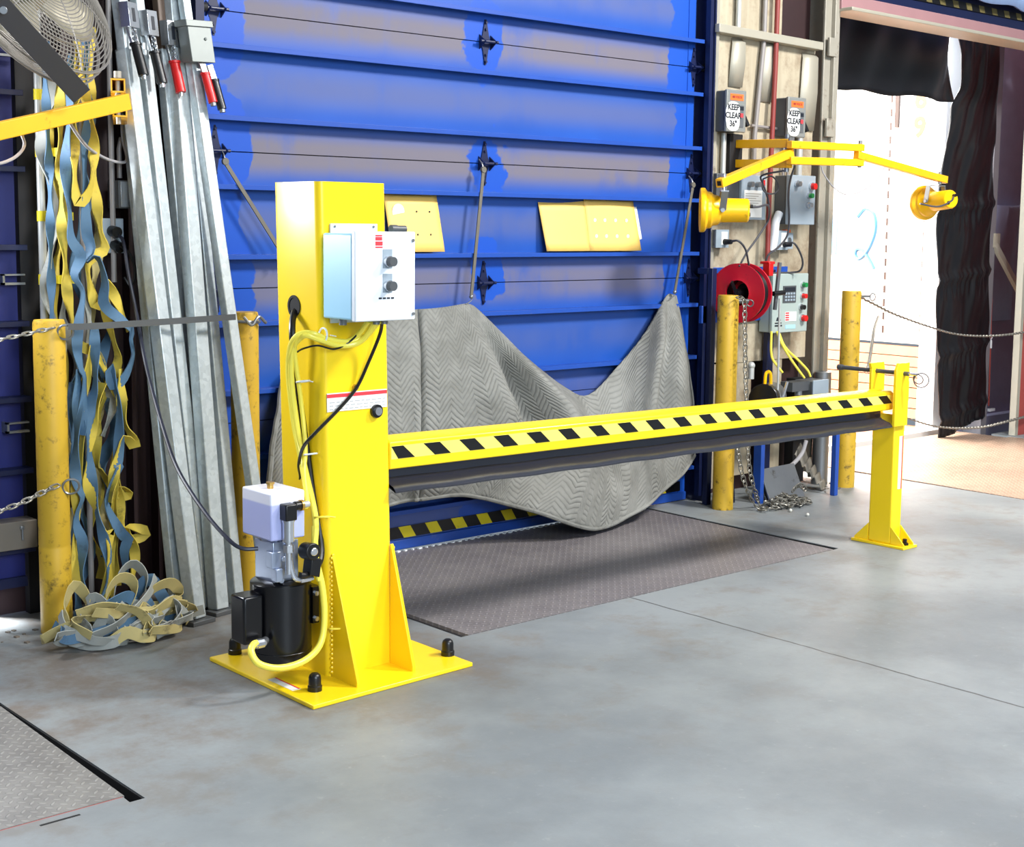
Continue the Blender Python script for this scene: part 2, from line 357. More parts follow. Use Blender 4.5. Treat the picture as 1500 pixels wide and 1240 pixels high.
# ---------------------------------------------------------------- mesh helpers
class MB:
    def __init__(self):
        self.bm = bmesh.new()
        self.uv = None
    def face(self, vs, mi=0, smooth=None):
        try:
            f = self.bm.faces.new(vs)
        except ValueError:
            return None
        f.material_index = mi
        return f
    def obox(self, c, ax, ay, az, mi=0):
        c, ax, ay, az = Vector(c), Vector(ax), Vector(ay), Vector(az)
        if ax.cross(ay).dot(az) < 0:
            ax = -ax
        v = [self.bm.verts.new(c + sx * ax + sy * ay + sz * az) for sx in (-1, 1) for sy in (-1, 1) for sz in (-1, 1)]
        for q in ((0, 1, 3, 2), (4, 6, 7, 5), (0, 4, 5, 1), (2, 3, 7, 6), (0, 2, 6, 4), (1, 5, 7, 3)):
            self.face([v[i] for i in q], mi)
        return self
    def box(self, x0, x1, y0, y1, z0, z1, mi=0):
        return self.obox(((x0 + x1) / 2, (y0 + y1) / 2, (z0 + z1) / 2), ((x1 - x0) / 2, 0, 0), (0, (y1 - y0) / 2, 0), (0, 0, (z1 - z0) / 2), mi)
    def bar(self, p0, p1, w, t, up=(0, 0, 1), mi=0):
        """rectangular bar from p0 to p1, t thick along 'up', w wide across"""
        p0, p1 = Vector(p0), Vector(p1)
        d = (p1 - p0)
        n = d.normalized()
        s = n.cross(Vector(up)).normalized()
        u = s.cross(n)
        return self.obox((p0 + p1) / 2, d / 2, s * w / 2, u * t / 2, mi)
    def prism(self, poly, o, u, v, w, mi=0):
        """polygon in the u,v plane at o, extruded by w"""
        o, u, v, w = Vector(o), Vector(u), Vector(v), Vector(w)
        a = [self.bm.verts.new(o + u * x + v * y) for x, y in poly]
        b = [self.bm.verts.new(o + u * x + v * y + w) for x, y in poly]
        n = len(poly)
        self.face(a[::-1], mi)
        self.face(b, mi)
        for i in range(n):
            self.face([a[i], a[(i + 1) % n], b[(i + 1) % n], b[i]], mi)
        return self
    def cyl(self, p0, p1, r0, r1=None, n=20, mi=0, caps=True):
        r1 = r0 if r1 is None else r1
        p0, p1 = Vector(p0), Vector(p1)
        d = (p1 - p0).normalized()
        a = d.orthogonal().normalized()
        b = d.cross(a)
        A, B = [], []
        for i in range(n):
            t = 2 * math.pi * i / n
            e = a * math.cos(t) + b * math.sin(t)
            A.append(self.bm.verts.new(p0 + e * r0))
            B.append(self.bm.verts.new(p1 + e * r1))
        for i in range(n):
            self.face([A[i], A[(i + 1) % n], B[(i + 1) % n], B[i]], mi)
        if caps:
            self.face(A[::-1], mi)
            self.face(B, mi)
        return self
    def lathe(self, prof, o, axis, n=28, mi=0):
        """prof: (radius, distance along axis)"""
        o, d = Vector(o), Vector(axis).normalized()
        a = d.orthogonal().normalized()
        b = d.cross(a)
        rows = []
        for r, t in prof:
            rows.append([self.bm.verts.new(o + d * t + (a * math.cos(2 * math.pi * i / n) + b * math.sin(2 * math.pi * i / n)) * max(r, 1e-4)) for i in range(n)])
        for k in range(len(rows) - 1):
            for i in range(n):
                self.face([rows[k][i], rows[k][(i + 1) % n], rows[k + 1][(i + 1) % n], rows[k + 1][i]], mi)
        return self
    def tube(self, pts, r, n=8, mi=0, closed=False):
        pts = [Vector(p) for p in pts]
        m = len(pts)
        rows = []
        prev = None
        for i in range(m):
            a = pts[(i - 1) % m] if (closed or i > 0) else pts[i]
            b = pts[(i + 1) % m] if (closed or i < m - 1) else pts[i]
            t = (b - a).normalized()
            if prev is None:
                nrm = t.orthogonal().normalized()
            else:
                nrm = (prev - t * prev.dot(t))
                nrm = nrm.normalized() if nrm.length > 1e-6 else t.orthogonal().normalized()
            prev = nrm
            bn = t.cross(nrm)
            rows.append([self.bm.verts.new(pts[i] + (nrm * math.cos(2 * math.pi * k / n) + bn * math.sin(2 * math.pi * k / n)) * r) for k in range(n)])
        last = m if closed else m - 1
        for i in range(last):
            R0, R1 = rows[i], rows[(i + 1) % m]
            for k in range(n):
                self.face([R0[k], R0[(k + 1) % n], R1[(k + 1) % n], R1[k]], mi)
        if not closed:
            self.face(rows[0][::-1], mi)
            self.face(rows[-1], mi)
        return self
    def ring(self, c, normal, R, r, n=20, k=6, mi=0, sx=1.0):
        nrm = Vector(normal).normalized()
        a = nrm.orthogonal().normalized()
        b = nrm.cross(a)
        pts = [Vector(c) + a * math.cos(2 * math.pi * i / n) * R * sx + b * math.sin(2 * math.pi * i / n) * R for i in range(n)]
        return self.tube(pts, r, k, mi, True)
    def link(self, c, d, nrm, L, W, r, mi=0):
        """one chain link: stadium of half-length L, half-width W along direction d"""
        d = Vector(d).normalized()
        s = Vector(nrm).cross(d)
        s = s.normalized() if s.length > 1e-6 else d.orthogonal().normalized()
        c = Vector(c)
        pts = []
        for i in range(5):
            t = -math.pi / 2 + math.pi * i / 4
            pts.append(c + d * (L - W + W * math.cos(t)) + s * W * math.sin(t))
        for i in range(5):
            t = math.pi / 2 + math.pi * i / 4
            pts.append(c + d * (-(L - W) + W * math.cos(t)) + s * W * math.sin(t))
        return self.tube(pts, r, 6, mi, True)
    def chain(self, pts, L=0.019, W=0.011, r=0.0032, mi=0):
        P = resample(catmull(pts, 12), L * 1.45)
        for i in range(len(P) - 1):
            d = P[i + 1] - P[i]
            nr = Vector((0, 0, 1)) if abs(d.normalized().z) < 0.9 else Vector((0, 1, 0))
            if i % 2:
                nr = d.cross(nr)
            nr = nr + d.cross(nr).normalized() * 0.35
            self.link((P[i] + P[i + 1]) / 2, d, nr, L, W, r, mi)
        return self
    def ribbon(self, pts, dirs, w, th=0.003, mi=0):
        A, B = [], []
        m = len(pts)
        for i in range(m):
            t = (Vector(pts[min(i + 1, m - 1)]) - Vector(pts[max(i - 1, 0)])).normalized()
            s = Vector(dirs[i])
            s = (s - t * s.dot(t))
            s = s.normalized() if s.length > 1e-5 else t.orthogonal().normalized()
            nr = t.cross(s)
            p = Vector(pts[i])
            A.append([self.bm.verts.new(p + s * w / 2 * a + nr * th / 2 * b) for a, b in ((-1, -1), (1, -1), (1, 1), (-1, 1))])
        for i in range(m - 1):
            for k in range(4):
                self.face([A[i][k], A[i][(k + 1) % 4], A[i + 1][(k + 1) % 4], A[i + 1][k]], mi)
        self.face(A[0][::-1], mi)
        self.face(A[-1], mi)
        return self
    def sphere(self, c, r, n=14, m=8, mi=0, sc=(1, 1, 1)):
        rows = []
        for j in range(m + 1):
            ph = math.pi * j / m
            rows.append([self.bm.verts.new((c[0] + sc[0] * max(r * math.sin(ph), 1e-5) * math.cos(2 * math.pi * i / n), c[1] + sc[1] * max(r * math.sin(ph), 1e-5) * math.sin(2 * math.pi * i / n), c[2] + sc[2] * r * math.cos(ph))) for i in range(n)])
        for j in range(m):
            for i in range(n):
                self.face([rows[j][i], rows[j + 1][i], rows[j + 1][(i + 1) % n], rows[j][(i + 1) % n]], mi)
        return self
    def grid(self, rows, mi=0, uvs=None):
        """rows: lists of points; open sheet"""
        V = [[self.bm.verts.new(Vector(p)) for p in r] for r in rows]
        lay = self.bm.loops.layers.uv.verify() if uvs else None
        for i in range(len(V) - 1):
            for j in range(len(V[0]) - 1):
                f = self.face([V[i][j], V[i + 1][j], V[i + 1][j + 1], V[i][j + 1]], mi)
                if uvs and f:
                    for l, (a, b) in zip(f.loops, ((i, j), (i + 1, j), (i + 1, j + 1), (i, j + 1))):
                        l[lay].uv = uvs[a][b]
        return self

def catmull(pts, n=8):
    P = [Vector(p) for p in pts]
    if len(P) < 3:
        return [P[0].lerp(P[-1], i / n) for i in range(n + 1)]
    Q = [P[0] * 2 - P[1]] + P + [P[-1] * 2 - P[-2]]
    out = []
    for i in range(1, len(Q) - 2):
        p0, p1, p2, p3 = Q[i - 1], Q[i], Q[i + 1], Q[i + 2]
        for k in range(n):
            t = k / n
            out.append(0.5 * ((2 * p1) + (p2 - p0) * t + (2 * p0 - 5 * p1 + 4 * p2 - p3) * t * t + (3 * p1 - p0 - 3 * p2 + p3) * t ** 3))
    out.append(P[-1].copy())
    return out

def resample(P, step):
    out = [P[0].copy()]
    acc = 0.0
    for i in range(1, len(P)):
        a, b = P[i - 1], P[i]
        L = (b - a).length
        while L > 1e-9 and acc + L >= step:
            t = (step - acc) / L
            a = a.lerp(b, t)
            out.append(a.copy())
            L = (b - a).length
            acc = 0.0
        acc += L
    return out

ORG = {}
def thing(name, label, cat, loc, group=None, kind=None):
    o = bpy.data.objects.new(name, None)
    o.empty_display_size = 0.05
    COL.objects.link(o)
    o.location = loc
    ORG[o] = Vector(loc)
    if label:
        o['label'] = label
        o['category'] = cat
    if group:
        o['group'] = group
    if kind:
        o['kind'] = kind
    return o

def obj(name, mb, mats, parent=None, bevel=0.0, label=None, cat=None, group=None, kind=None, loc=None, smooth=True, seg=2, angle=35, solid=0.0):
    """one mesh object; mb holds world coordinates"""
    if not isinstance(mats, (list, tuple)):
        mats = [mats]
    bm = mb.bm
    bmesh.ops.recalc_face_normals(bm, faces=bm.faces) if not mb.uv else None
    if parent is not None:
        off = ORG[parent]
    else:
        off = Vector(loc) if loc else Vector((0, 0, 0))
    bmesh.ops.translate(bm, verts=bm.verts, vec=-off)
    me = bpy.data.meshes.new(name)
    bm.to_mesh(me)
    bm.free()
    for m in mats:
        me.materials.append(MT[m] if isinstance(m, str) else m)
    if smooth:
        for p in me.polygons:
            p.use_smooth = True
        me.set_sharp_from_angle(angle=math.radians(angle))
    o = bpy.data.objects.new(name, me)
    COL.objects.link(o)
    if parent is not None:
        o.parent = parent
        ORG[o] = off
    else:
        o.location = off
        ORG[o] = off
    if solid:
        md = o.modifiers.new('thickness', 'SOLIDIFY')
        md.thickness = solid
        md.offset = 0
    if bevel:
        md = o.modifiers.new('bevel', 'BEVEL')
        md.width = bevel
        md.segments = seg
        md.limit_method = 'ANGLE'
        md.angle_limit = math.radians(40)
        md.harden_normals = False
    if label:
        o['label'] = label
    if cat:
        o['category'] = cat
    if group:
        o['group'] = group
    if kind:
        o['kind'] = kind
    return o

def struct(name, mb, mats, parent=None, **k):
    return obj(name, mb, mats, parent, kind='structure' if parent is None else None, **k)

def text_bm(body, size, o, u, v, th=0.0008, align='CENTER'):
    """lettering laid in the plane u (reading direction), v (up)"""
    cu = bpy.data.curves.new('lettering', 'FONT')
    cu.body = body
    cu.size = size
    cu.align_x = align
    cu.align_y = 'CENTER'
    cu.extrude = th
    cu.offset = size * 0.03
    cu.resolution_u = 3
    tmp = bpy.data.objects.new('lettering', cu)
    me = bpy.data.meshes.new_from_object(tmp)
    u, v = Vector(u).normalized(), Vector(v).normalized()
    w = u.cross(v)
    me.transform(Matrix(((u.x, v.x, w.x, o[0]), (u.y, v.y, w.y, o[1]), (u.z, v.z, w.z, o[2]), (0, 0, 0, 1))))
    mb = MB()
    mb.bm.from_mesh(me)
    bpy.data.objects.remove(tmp)
    bpy.data.curves.remove(cu)
    bpy.data.meshes.remove(me)
    return mb
X, Y, Z = Vector((1, 0, 0)), Vector((0, 1, 0)), Vector((0, 0, 1))
# measured paths, metres in the world frame
D = {}
D['yellow_straps']=[[(2.081,4.7,1.89),(2.08,4.699,1.825),(2.077,4.698,1.644),(2.074,4.697,1.416),(2.081,4.696,1.305),(2.087,4.695,1.173),(2.108,4.694,1.042),(2.124,4.693,0.991),(2.179,4.692,0.962),(2.213,4.691,0.905),(2.255,4.69,0.827),(2.286,4.689,0.78),(2.283,4.688,0.812),(2.253,4.687,0.828)],[(2.122,4.65,2.022),(2.119,4.649,1.87),(2.103,4.648,1.773),(2.103,4.647,1.67),(2.108,4.646,1.488),(2.158,4.645,1.535),(2.172,4.644,1.699),(2.138,4.643,1.884),(2.133,4.642,2.022)],[(2.203,4.713,2.081),(2.199,4.712,1.977),(2.196,4.711,1.715),(2.208,4.71,1.504),(2.219,4.709,1.391),(2.235,4.708,1.324),(2.194,4.707,1.298),(2.168,4.706,1.251),(2.196,4.705,1.123),(2.226,4.704,1.176),(2.226,4.703,1.217),(2.268,4.702,1.148),(2.306,4.701,1.058),(2.323,4.7,1.023)],[(2.241,4.746,1.237),(2.254,4.745,1.085),(2.277,4.744,0.994),(2.292,4.743,0.924),(2.256,4.742,0.847),(2.238,4.741,0.796),(2.207,4.74,0.715),(2.199,4.739,0.556),(2.205,4.738,0.55),(2.237,4.737,0.498),(2.294,4.736,0.431),(2.324,4.735,0.439),(2.275,4.734,0.462),(2.261,4.733,0.351),(2.26,4.732,0.099)],[(2.164,4.675,1.003),(2.14,4.674,0.877),(2.111,4.673,0.785),(2.121,4.672,0.696),(2.09,4.671,0.496),(2.091,4.67,0.387),(2.077,4.669,0.293),(2.081,4.668,0.141)],[(2.191,4.66,0.858),(2.152,4.659,0.717),(2.127,4.658,0.551),(2.127,4.657,0.501),(2.156,4.656,0.408),(2.189,4.655,0.304),(2.204,4.654,0.326),(2.192,4.653,0.151),(2.169,4.652,0.08)],[(2.276,4.735,0.499),(2.294,4.734,0.307),(2.33,4.733,0.267),(2.378,4.732,0.278),(2.372,4.731,0.297),(2.307,4.73,0.313),(2.328,4.729,0.261),(2.335,4.728,0.188),(2.324,4.727,0.125),(2.337,4.726,0.062)],[(2.277,4.731,0.649),(2.258,4.73,0.447),(2.263,4.729,0.355),(2.253,4.728,0.3),(2.234,4.727,0.205),(2.245,4.726,0.052)],[(2.258,4.657,0.903),(2.265,4.656,0.727),(2.3,4.655,0.655),(2.306,4.654,0.619),(2.262,4.653,0.658),(2.226,4.652,0.541),(2.202,4.651,0.421)]]
D['blue_straps']=[[(2.046,4.73,2.022),(2.043,4.73,1.883),(2.05,4.73,1.579),(2.047,4.73,1.357),(2.045,4.73,1.099),(2.043,4.73,0.862)],[(2.108,4.655,1.976),(2.092,4.655,1.772),(2.074,4.655,1.611),(2.085,4.655,1.449),(2.088,4.655,1.358),(2.121,4.655,1.299),(2.095,4.655,1.234),(2.125,4.655,1.174),(2.108,4.655,1.075),(2.099,4.655,0.982),(2.114,4.655,0.901),(2.124,4.655,0.873),(2.104,4.655,0.674)],[(2.158,4.655,2.025),(2.15,4.655,1.892),(2.168,4.655,1.777),(2.145,4.655,1.678),(2.141,4.655,1.515),(2.144,4.655,1.384),(2.157,4.655,1.325),(2.135,4.655,1.279),(2.181,4.655,1.295),(2.207,4.655,1.212),(2.202,4.655,1.132),(2.273,4.655,1.069),(2.305,4.655,1.037),(2.3,4.655,1.006),(2.306,4.655,0.944),(2.272,4.655,0.871),(2.228,4.655,0.846),(2.218,4.655,0.915),(2.231,4.655,0.853),(2.251,4.655,0.756),(2.241,4.655,0.563),(2.246,4.655,0.55),(2.202,4.655,0.472),(2.199,4.655,0.41),(2.252,4.655,0.309),(2.274,4.655,0.292),(2.258,4.655,0.248),(2.261,4.655,0.17),(2.245,4.655,0.116)],[(2.176,4.73,1.166),(2.181,4.73,1.07),(2.186,4.73,0.958),(2.195,4.73,0.876),(2.244,4.73,0.811),(2.273,4.73,0.788),(2.22,4.73,0.654)],[(2.163,4.654,1.052),(2.162,4.654,0.857),(2.143,4.654,0.784),(2.133,4.654,0.67),(2.136,4.654,0.574),(2.143,4.654,0.5),(2.157,4.654,0.402),(2.181,4.654,0.301),(2.196,4.654,0.223),(2.192,4.654,0.146),(2.169,4.654,0.055)],[(2.101,4.656,0.912),(2.093,4.656,0.714),(2.082,4.656,0.58),(2.088,4.656,0.512),(2.107,4.656,0.462),(2.086,4.656,0.41),(2.081,4.656,0.363),(2.103,4.656,0.298),(2.094,4.656,0.196),(2.106,4.656,0.125),(2.13,4.656,0.065),(2.103,4.656,0.014)],[(2.113,4.73,0.857),(2.11,4.73,0.644),(2.1,4.73,0.528),(2.115,4.73,0.436),(2.101,4.73,0.224),(2.113,4.73,0.073),(2.115,4.73,-0.012)]]
D['blanket']=[[(3.037,4.84,0.787),(2.992,4.82,0.683),(2.953,4.81,0.578),(2.936,4.81,0.443),(2.934,4.82,0.222)],[(3.217,4.83,0.944),(3.185,4.81,0.725),(3.161,4.79,0.534),(3.154,4.79,0.366),(3.159,4.8,0.209)],[(3.552,4.82,1.05),(3.537,4.8,0.874),(3.537,4.79,0.644),(3.545,4.785,0.411),(3.56,4.8,0.251)],[(3.66,4.82,1.061),(3.641,4.795,0.869),(3.623,4.78,0.638),(3.617,4.775,0.375),(3.625,4.79,0.254)],[(3.696,4.83,1.061),(3.678,4.81,0.866),(3.66,4.8,0.633),(3.65,4.795,0.369),(3.654,4.8,0.252)],[(3.722,4.82,1.062),(3.692,4.795,0.866),(3.667,4.78,0.635),(3.657,4.775,0.371),(3.669,4.79,0.254)],[(3.853,4.83,1.066),(3.822,4.79,0.86),(3.815,4.77,0.624),(3.825,4.77,0.354),(3.841,4.78,0.254)],[(3.996,4.85,1.073),(4.002,4.79,0.911),(4.033,4.745,0.731),(4.087,4.74,0.545),(3.961,4.765,0.229)],[(4.008,4.85,1.073),(4.092,4.83,0.889),(4.187,4.825,0.652),(4.25,4.8,0.462),(4.096,4.76,0.186)],[(4.047,4.85,1.057),(4.188,4.805,0.84),(4.326,4.78,0.615),(4.395,4.75,0.423),(4.239,4.735,0.138)],[(4.119,4.845,0.997),(4.265,4.79,0.806),(4.422,4.745,0.611),(4.498,4.72,0.385),(4.369,4.715,0.083)],[(4.322,4.84,0.83),(4.436,4.8,0.7),(4.564,4.765,0.534),(4.587,4.73,0.342),(4.474,4.715,0.047)],[(4.583,4.84,0.664),(4.637,4.825,0.603),(4.683,4.8,0.488),(4.652,4.74,0.269),(4.558,4.72,0.029)],[(4.756,4.845,0.616),(4.761,4.83,0.544),(4.754,4.8,0.383),(4.709,4.74,0.197),(4.657,4.73,0.024)],[(4.953,4.845,0.743),(4.917,4.82,0.617),(4.882,4.79,0.439),(4.838,4.75,0.215),(4.786,4.74,0.042)],[(5.142,4.845,0.899),(5.027,4.8,0.712),(4.945,4.77,0.503),(4.946,4.755,0.27),(4.922,4.75,0.064)],[(5.282,4.855,1.04),(5.138,4.785,0.859),(5.017,4.75,0.6),(5.01,4.75,0.348),(5.062,4.76,0.11)],[(5.332,4.86,1.08),(5.237,4.825,0.818),(5.176,4.82,0.548),(5.186,4.8,0.325),(5.2,4.78,0.15)],[(5.357,4.86,1.083),(5.315,4.805,0.85),(5.288,4.79,0.577),(5.306,4.79,0.35),(5.331,4.79,0.197)],[(5.388,4.86,1.075),(5.427,4.84,0.807),(5.46,4.83,0.596),(5.489,4.83,0.381),(5.489,4.83,0.25)]]
D['tubes']=[((2.395,4.516,0.015),(2.397,4.91,2.311)),((2.429,4.454,0.015),(2.363,4.84,2.298)),((2.532,4.57,0.015),(2.431,4.84,2.307)),((2.584,4.602,0.015),(2.527,4.86,2.321)),((2.555,4.516,0.015),(2.577,4.845,2.325)),((2.646,4.54,0.015),(2.643,4.9,2.34)),((2.755,4.488,0.015),(2.594,4.8,2.321))]
D['pump_cord']=[(2.326,4.83,1.368),(2.338,4.78,1.352),(2.327,4.72,1.236),(2.326,4.66,1.093),(2.28,4.5,0.915),(2.21,4.25,0.735),(2.156,4.05,0.631),(2.136,3.85,0.533),(2.143,3.72,0.469),(2.166,3.68,0.446),(2.208,3.66,0.443)]
D['fan_cord']=[(1.787,4.33,1.692),(1.811,4.36,1.652),(1.778,4.34,1.617),(1.719,4.3,1.593),(1.658,4.25,1.585)]
D['arm_cord']=[(1.978,4.42,1.748),(2.045,4.5,1.705),(2.133,4.6,1.664),(2.242,4.7,1.636),(2.339,4.78,1.628),(2.37,4.8,1.644),(2.366,4.82,1.71),(2.362,4.82,1.783)]
D['chainL1']=[(1.723,4.55,1.018),(1.798,4.57,1.033),(1.871,4.58,1.043),(1.945,4.59,1.055),(2.016,4.6,1.065)]
D['chainL2']=[(1.705,4.55,0.453),(1.78,4.57,0.467),(1.854,4.58,0.482),(1.929,4.59,0.506),(2.006,4.6,0.529)]
D['strap_band']=[(2.032,4.57,1.066),(2.104,4.57,1.064),(2.374,4.55,1.071),(2.678,4.58,1.076)]
D['chainR1']=[(6.547,4.58,1.055),(6.72,4.6,1.008),(7.012,4.66,0.939),(7.495,4.74,0.845),(7.931,4.82,0.776),(8.39,4.9,0.738),(8.794,4.96,0.726),(9.217,5.02,0.728)]
D['chainR2']=[(6.625,4.58,0.448),(6.857,4.62,0.396),(7.191,4.68,0.327),(7.58,4.74,0.238),(7.982,4.82,0.178),(8.445,4.9,0.137),(8.852,4.96,0.133),(9.278,5.02,0.135)]
D['loose_chain']=[(5.485,4.55,1.076),(5.526,4.54,1.069),(5.524,4.53,0.961),(5.528,4.52,0.723),(5.536,4.51,0.518),(5.553,4.5,0.241),(5.589,4.49,0.116),(5.675,4.525,0.02),(5.637,4.451,0.015),(5.701,4.423,0.015)]
D['loose_chain2']=[(5.482,4.52,0.349),(5.496,4.5,0.212),(5.536,4.49,0.112),(5.607,4.488,0.02),(5.59,4.4,0.015)]
D['hang_chain']=[(6.814,4.63,0.939),(6.589,4.5,0.887),(6.132,4.2,0.836),(5.673,3.9,0.782),(5.581,3.85,0.75)]
D['ycable_box']=[[(2.543,3.5,1.128),(2.537,3.52,1.106),(2.526,3.55,1.079),(2.476,3.57,1.064),(2.405,3.575,1.075),(2.361,3.575,1.091),(2.337,3.6,1.095),(2.318,3.62,1.08),(2.324,3.66,1.04),(2.344,3.7,0.956),(2.362,3.7,0.807),(2.373,3.68,0.702),(2.371,3.64,0.58)],[(2.528,3.5,1.128),(2.513,3.55,1.067),(2.455,3.575,1.052),(2.381,3.575,1.072),(2.342,3.59,1.087),(2.333,3.62,1.075),(2.334,3.66,1.035),(2.35,3.69,0.935),(2.371,3.69,0.786),(2.386,3.67,0.659),(2.388,3.62,0.517),(2.369,3.6,0.405),(2.378,3.585,0.332)],[(2.503,3.5,1.129),(2.495,3.56,1.076),(2.446,3.58,1.06),(2.372,3.58,1.08),(2.339,3.6,1.09),(2.329,3.63,1.066),(2.343,3.66,1.022),(2.375,3.68,0.893),(2.385,3.67,0.744),(2.375,3.66,0.662),(2.358,3.62,0.567),(2.313,3.585,0.576)]]
D['motor_cable']=[(2.385,3.62,0.496),(2.374,3.6,0.405),(2.388,3.585,0.309),(2.392,3.58,0.202),(2.367,3.57,0.133),(2.303,3.56,0.099),(2.213,3.55,0.098),(2.148,3.56,0.121),(2.133,3.58,0.155),(2.154,3.6,0.171),(2.179,3.605,0.167)]
D['black_hose']=[(2.421,3.76,1.16),(2.384,3.73,1.137),(2.36,3.7,1.081),(2.369,3.7,0.976),(2.381,3.69,0.87),(2.394,3.68,0.742),(2.404,3.66,0.594),(2.409,3.63,0.469),(2.394,3.6,0.402),(2.355,3.58,0.369),(2.319,3.57,0.361),(2.3,3.57,0.362)]
D['black_cord']=[(2.568,3.52,1.126),(2.58,3.55,1.081),(2.556,3.575,0.996),(2.517,3.585,0.917),(2.442,3.575,0.856),(2.356,3.57,0.793),(2.345,3.62,0.744),(2.368,3.68,0.681),(2.412,3.74,0.625),(2.43,3.785,0.555)]
D['thin_black']=[(2.503,3.5,1.129),(2.501,3.54,1.096),(2.473,3.565,1.06),(2.426,3.57,1.043),(2.369,3.575,1.056),(2.349,3.62,1.045),(2.353,3.66,1.032)]
D['cordA']=[(5.394,4.44,1.52),(5.623,4.55,1.524),(5.76,4.6,1.537),(5.841,4.65,1.504),(5.89,4.7,1.452),(5.83,4.72,1.363),(5.761,4.72,1.3),(5.675,4.7,1.225)]
D['cordA2']=[(5.756,4.5,1.706),(5.71,4.6,1.682),(5.785,4.65,1.641),(5.877,4.7,1.592),(5.902,4.7,1.54)]
D['coil']=[(5.721,4.6,1.666),(5.786,4.6,1.681),(5.831,4.6,1.655),(5.844,4.6,1.618),(5.812,4.6,1.596),(5.757,4.6,1.595),(5.718,4.6,1.618),(5.721,4.6,1.666)]
D['plugcordA']=[(5.611,4.7,1.353),(5.616,4.66,1.353),(5.671,4.66,1.312),(5.727,4.68,1.232)]
D['plugcordB']=[(6.054,4.7,1.339),(6.066,4.66,1.343),(6.121,4.66,1.293),(6.173,4.68,1.238),(6.178,4.7,1.197),(6.161,4.74,1.186),(6.038,4.78,1.182)]
D['cordB']=[(5.79,4.46,1.726),(5.813,4.5,1.667),(5.929,4.6,1.592),(6.019,4.66,1.471),(6.032,4.68,1.382),(5.987,4.7,1.321),(5.934,4.72,1.282),(5.928,4.74,1.228)]
D['loopB']=[(5.954,4.42,1.734),(5.979,4.42,1.694),(6.069,4.42,1.628),(6.177,4.42,1.596),(6.292,4.41,1.616),(6.416,4.41,1.672),(6.486,4.41,1.742)]
D['ycable_k']=[[(6.023,4.72,0.878),(6.048,4.7,0.805),(6.108,4.69,0.73),(6.182,4.68,0.653),(6.22,4.68,0.621)],[(6.035,4.72,0.877),(6.071,4.7,0.793),(6.18,4.69,0.715),(6.247,4.68,0.66),(6.273,4.68,0.625)],[(6.015,4.75,0.876),(6.022,4.75,0.748),(6.058,4.74,0.692),(6.107,4.74,0.652)]]
D['gray_hose']=[(6.23,4.66,0.28),(6.192,4.66,0.209),(6.1,4.66,0.155),(6.01,4.68,0.132),(5.9,4.72,0.139)]
# ---------------------------------------------------------------- floor and pits
YD = 4.915                                  # plane of the door sheets
mb = MB()
def slab(x0, x1, y0, y1):
    mb.box(x0, x1, y0, y1, -0.30, 0.0)
PITC = (3.045, 5.228, 3.712)                # centre pit x0, x1, front edge
PITL = (-1.2, 1.562, 3.135)
PITR = (6.97, 9.08, 3.40)
slab(-6, 14, -4, PITL[2])
slab(PITL[1], 14, PITL[2], PITR[2])
slab(PITL[1], PITR[0], PITR[2], PITC[2])
slab(PITR[1], 14, PITR[2], 5.2)
slab(PITL[1], PITC[0], PITC[2], 5.2)
slab(PITC[1], PITR[0], PITC[2], 5.2)
slab(-6, PITL[0], PITL[2], 5.2)
struct('floor', mb, 'floor', smooth=False)
mb = MB()
mb.box(PITL[0], PITL[1], PITL[2], 5.2, -0.45, -0.31)
mb.box(PITC[0], PITC[1], PITC[2], 5.2, -0.45, -0.31)
mb.box(PITR[0], PITR[1], PITR[2], 5.3, -0.45, -0.31)
mb.box(PITL[1] - .004, PITL[1] - .001, PITL[2], 5.2, -0.31, -.003)  # near-black linings added, the shade of the gaps put into their colour
mb.box(PITC[1] - .004, PITC[1] - .001, PITC[2], 5.2, -0.31, -.003)
mb.box(PITC[0], PITC[1], PITC[2] + .001, PITC[2] + .004, -0.31, -.003)
mb.box(PITR[0] + .001, PITR[0] + .004, PITR[2], 5.2, -0.31, -.003)
struct('floor_pit', mb, 'pit', smooth=False)

mb = MB()
mb.prism([(3.088, 3.724), (5.20, 3.722), (5.212, 4.897), (3.088, 4.897)], (0, 0, -0.016), X, Y, Z * 0.014)
t = thing('dock_plate', 'grey tread-plate dock plate set in the floor under the yellow barrier beam', 'dock plate', (4.15, 4.3, 0))
obj('deck', mb, 'tread', t, smooth=False)
mb = MB()
xx = 3.12
k = 0
while xx < 5.2:
    mb.obox((xx, 4.885 + 0.003 * math.sin(k), 0.0), (0.007 + 0.003 * math.sin(k * 2.3), 0.002, 0), (-0.002, 0.005, 0), (0, 0, 0.004))
    xx += 0.038
    k += 1
obj('light_leak_dots', mb, 'white', t, smooth=False, kind='stuff', label='white dots for light leaking in along the back edge')  # light leaking under the door, imitated by small white blocks
mb = MB()
mb.box(PITC[0] + .002, 3.083, 3.72, 4.6, -0.05, -0.012)
obj('edge_angle', mb, 'dark_void', t, smooth=False)

